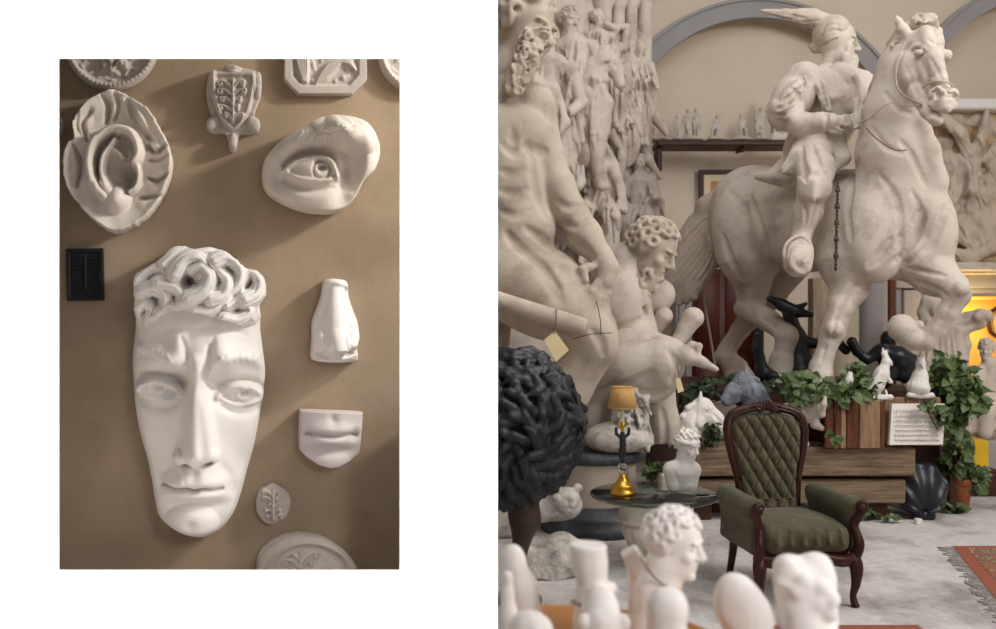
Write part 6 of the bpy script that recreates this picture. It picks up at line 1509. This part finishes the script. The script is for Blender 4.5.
plant('ivy', 'dark leaves growing around the hooves below the horse belly', [(704, 386, 7.66, 16, 9, .15), (738, 378, 7.7, 12, 5, .12), (690, 402, 7.5, 8, 9, .08), (768, 386, 7.6, 10, 5, .1)], 130, .07, 4, 'leaf_dark')
plant('ivy', 'small sprig of dark leaves hanging before the white horse head', [(712, 432, 6.9, 9, 12, .07), (702, 445, 6.95, 10, 3, .05)], 60, .06, 5, 'leaf_dark')
plant('ivy', 'single trailing sprig hanging down the front of the dark red planks', [(835, 435, 6.7, 4, 5, .03)], 6, .08, 6, trail=[[(838, 398, 6.72), (836, 418, 6.71), (835, 434, 6.7)]])
plant('sprig', 'cut green sprigs lying on the pale block behind the glass table', [(658, 468, 6.4, 12, 4, .08)], 50, .07, 7)
boxz('pale_block', 1.13, 1.36, 6.25, 6.6, 0, P(0, 473, 6.3)[2], M['statue'], 'pale rectangular block behind the glass table and the bust', 'block')
plant('sprig', 'fallen sprigs on the floor left of the black shell', [(868, 513, 7.0, 16, 3, .06), (890, 516, 6.9, 8, 2, .04)], 40, .06, 8)
# ------------------------------------------------------------------ console table and white casts close to the camera
tt = thing('console_table', 'honey-coloured wooden table top carrying white casts at the bottom edge', 'table', (.3, 2.25, 0)); zt = .765
pts = [(.012, 1.9), (.5, 1.9), (.6, 2.0), (.635, 2.15), (.6, 2.32), (.52, 2.44), (.4, 2.53), (.25, 2.585), (.012, 2.6)]
obj('table_top', prism([(x, y, zt - .03) for x, y in pts], None, (0, 0, .03)), M['table_wood'], tt, smooth=False)
for x, y in ((.06, 1.97), (.5, 1.97), (.06, 2.5), (.45, 2.42)): obj('leg', tube([(x, y, 0), (x, y, .35), (x, y, zt - .03)], [.018, .025, .032], 10, 4), M['table_wood'], tt)
def sit(s, name, label, cat, parent=None, m='bust'):
    s.box((.3, 2.3, zt - .1), (1, 1, .1), None, .0, .0005, -1)
    o = obj(name, s.mesh(), M[m], parent)
    if parent is None: tag(o, label, cat)
    return o
zq = lambda Y: zfix(0, Y, zt)
# far-left casts
s = S(.004); Y = 2.42
s.chain([(513, 566, Y, 12), (522, 590, Y, 15), (528, zq(Y), Y, 17)], 8); s.blob(512, 562, Y, 13, 18, 12, 0, 5); s.noise(.0015, 20, 1)
sit(s, 'plaster_fragment', 'tall rounded white cast at the far left end of the wooden table', 'plaster cast')
s = S(.004); Y = 2.2
s.chain([(508, 577, Y, 4.5), (507, 592, Y, 7), (508, 612, Y, 8.5), (514, zq(Y), Y, 13)], 4); s.blob(507, 577, Y, 5.5, 6.5, 6, 0, 2); s.noise(.0015, 24, 2)
sit(s, 'plaster_spindle', 'slim white knobbed cast at the left end of the table, before the tall rounded cast', 'plaster cast')
s = S(.004); Y = 2.04
s.blob(530, 632, Y, 24, 19, 20, 0, 4); s.chain([(530, 632, Y, 20), (530, zq(Y), Y, 20)], 4); s.noise(.002, 20, 3)
sit(s, 'plaster_dome', 'low white domed cast nearest the bottom left of the wooden table', 'plaster cast')
# foot cast
ft = thing('ankle_cast', 'white plaster foot cast with tall flared ankle and tied string', 'plaster cast', tuple(P(592, 0, 2.25)[:2]) + (zt,))
s = S(.0038); Y = 2.27
s.chain([(588, 549, Y, 19), (590, 565, Y, 16), (592, 582, Y, 13.5), (594, 600, Y, 17), (597, 622, Y, 22), (597, zq(Y), Y, 24)], 8)
s.box(P(588, 530, Y), (.2, .2, 14 * Y / F_PX), (0, .03, 0), .002, .006, -1)
s.chain([(600, 606, Y - .06, 18), (604, 628, Y - .12, 19), (606, zq(Y), Y - .14, 18)], 8)
for i in range(4): s.blob(584 + 13 * i, 618 + abs(i - 1.5) * 3, Y - .13, 8, 9, 9, 0, 4)
s.blob(612, 588, Y, 5, 6, 6, 0, 4); s.noise(.0012, 25, 4)
sit(s, 'foot', '', '', ft)
obj('string', join(tube([P(592 + 21 * cos(a), 602 + 3 * sin(a), Y - .055 * sin(a) - .0) for a in np.linspace(0, 2 * pi, 20)], .0025, 6, 2), tube([P(584, 605, Y - .06), P(583, 613, Y - .065), P(586, 618, Y - .07)], .0022, 6)), M['string'], ft)
# head fragment in profile
hf = thing('bust_fragment', 'white plaster head in profile with curly fringe and string round its neck', 'plaster cast', tuple(P(672, 0, 2.35)[:2]) + (zt,))
s = S(.0036); Y = 2.38
L = head(s, P(675, 543, Y), 34 * Y / F_PX, (.88, -.42, -.16), (.08, 0, 1), 'curly', 0, seed=4, neck=(P(660, 600, Y), .055), curl=.17)
s.chain([(664, 566, Y, 19), (656, 590, Y, 19), (652, zq(Y), Y, 24)], 8); s.noise(.001, 25, 5)
sit(s, 'head', '', '', hf)
obj('string', tube([P(640, 556, Y - .05), P(650, 572, Y - .06), P(662, 584, Y - .062), P(677, 589, Y - .05)], .0025, 6), M['string'], hf)
obj('paper_slip', prism([P(676, 588, Y - .055), P(681, 587, Y - .055), P(682, 599, Y - .06), P(677, 600, Y - .06)], None, (0, .002, 0)), M['paper'], hf, smooth=False)
s = S(.004); Y = 2.5
s.box(P(634, 560, Y), (9 * Y / F_PX, .03, 12 * Y / F_PX), (0, -.5, 0), .01, .01); s.chain([(636, 566, Y, 8), (644, 600, Y, 15), (646, zq(Y), Y, 18)], 6); s.noise(.0015, 20, 7)
sit(s, 'plaster_fragment', 'square-topped white cast leaning behind the neck of the profile head', 'plaster cast')
s = S(.004); Y = 2.12
s.blob(667, 608, Y, 22, 21, 20, 0, 4); s.chain([(667, 612, Y, 20), (667, zq(Y), Y, 20)], 4); s.noise(.002, 24, 8)
sit(s, 'plaster_ball', 'round white plaster ball in front of the profile head with string', 'plaster cast')
# casts standing on a second, lower stand to the right
s2 = thing('side_stand', 'low wooden stand under the two rough white casts before the armchair', 'stand', (.67, 2.25, 0))
obj('top', box((.735, 2.27, .715), (.17, .3, .03), .008), M['dark_wood'], s2, smooth=False)
for x in (.68, .8):
    for y in (2.16, 2.38): obj('leg', box((x, y, .35), (.03, .03, .7), .004), M['dark_wood'], s2, smooth=False)
s = S(.0038); Y = 2.27
s.ell(P(743, 612, Y), (27 * Y / F_PX, .05, 40 * Y / F_PX), (0, rad(-24), rad(-25)), .01); s.chain([(752, 612, Y + .03, 20), (756, zfix(0, Y, .75), Y + .03, 18)], 6)
s.box(P(727, 607, Y - .06), (.12, .03, .2), (0, rad(-22), rad(-32)), .002, .008, -1); s.noise(.0016, 26, 9)
s.box((.735, 2.27, .68), (.3, .3, .05), None, 0, .0005, -1)
o = obj('plaster_mask_fragment', s.mesh(), M['bust']); tag(o, 'slanted egg-shaped white cast, left of the rough white lump before the armchair', 'plaster cast')
s = S(.0038); Y = 2.27
s.box(P(806, 600, Y), (29 * Y / F_PX, .06, 40 * Y / F_PX), (0, rad(-4), .3), .05, .02); s.blob(788, 566, Y, 14, 12, 14, 0, 6); s.blob(816, 566, Y, 16, 14, 14, 0, 6)
for i in range(14):
    a = i * 2.4; s.blob(806 + 24 * cos(a), 600 + 36 * sin(a * 1.7), Y - .05, 9, 9, 8, 0, 5)
s.noise(.003, 26, 10); s.box((.78, 2.27, .68), (.3, .3, .05), None, 0, .0005, -1)
o = obj('plaster_lump', s.mesh(), M['bust']); tag(o, 'rough white plaster lump with two knobs on top, in front of the armchair seat', 'plaster cast')
# ------------------------------------------------------------------ camera and light
sc = bpy.context.scene
cam = bpy.data.cameras.new('camera'); co = bpy.data.objects.new('camera', cam); COL.objects.link(co)
co.location = (0, 0, EYE); co.rotation_euler = (pi / 2, 0, 0)
cam.sensor_fit = 'HORIZONTAL'; cam.sensor_width = 36; cam.lens = 36 * F_PX / 996; cam.clip_end = 60
cam.dof.use_dof = True; cam.dof.focus_distance = 5.8; cam.dof.aperture_fstop = 1.8
sc.camera = co
def light(name, kind, loc, to, energy, size=1, col=(1, 1, 1), **kw):
    l = bpy.data.lights.new(name, kind); l.energy = energy; l.color = col
    if kind == 'AREA':
        l.shape = 'RECTANGLE'; l.size = size if np.isscalar(size) else size[0]; l.size_y = size if np.isscalar(size) else size[1]
        if 'spread' in kw: l.spread = rad(kw['spread'])
    if kind == 'SPOT': l.spot_size = rad(kw['cone']); l.spot_blend = kw.get('blend', .5); l.shadow_soft_size = size
    o = bpy.data.objects.new(name, l); COL.objects.link(o); o.location = loc
    d = A(to) - A(loc); 
    from mathutils import Vector
    o.rotation_euler = Vector(d).to_track_quat('-Z', 'Y').to_euler(); return o
w = bpy.data.worlds.new('world'); sc.world = w; w.use_nodes = True
w.node_tree.nodes['Background'].inputs[0].default_value = (.93, .95, 1, 1); w.node_tree.nodes['Background'].inputs[1].default_value = WORLD
# added wash light behind the camera, only there to whiten the partition
light('added_wall_wash', 'SPOT', LAMP, (-1.5, WY, 1.6), 4800, .002, cone=34, blend=.1)
# daylight raking the niche from the right, over the studio, through the gap behind the partition
light('niche_daylight', 'SPOT', (3.5, 4.62, 4.6), (-1.4, 5.05, 1.75), 900, .22, (1, .96, .9), cone=36, blend=.4)
# studio skylight, high on the left
light('skylight', 'AREA', (2.0, 4.6, 6.4), (3.0, 8.2, 1.2), 130, (4, 3), (1, .985, .97))
light('clerestory', 'AREA', (6.5, 2.6, 5.2), (2.6, 7.8, 1.6), 340, (2.4, 2.2), (1, .985, .97))
light('front_fill', 'AREA', (2.6, -.8, 3.0), (.9, 2.6, .6), 15, (1.0, 1.0), (1, .985, .97), spread=60)  # added fill that brightens the casts near the camera, not a window
light('alcove_lamp', 'POINT', P(975, 320, 10.7), (0, 0, 0), 22, .1, (1, .72, .3))
sc.view_settings.view_transform = 'Standard'; sc.view_settings.look = 'None'; sc.view_settings.exposure = 0; sc.view_settings.gamma = 1
sc.view_settings.use_curve_mapping = False
sc.cycles.use_denoising = True
try: sc.cycles.denoiser = 'OPENIMAGEDENOISE'
except Exception: pass
sc.cycles.max_bounces = 6; sc.cycles.sample_clamp_indirect = 4
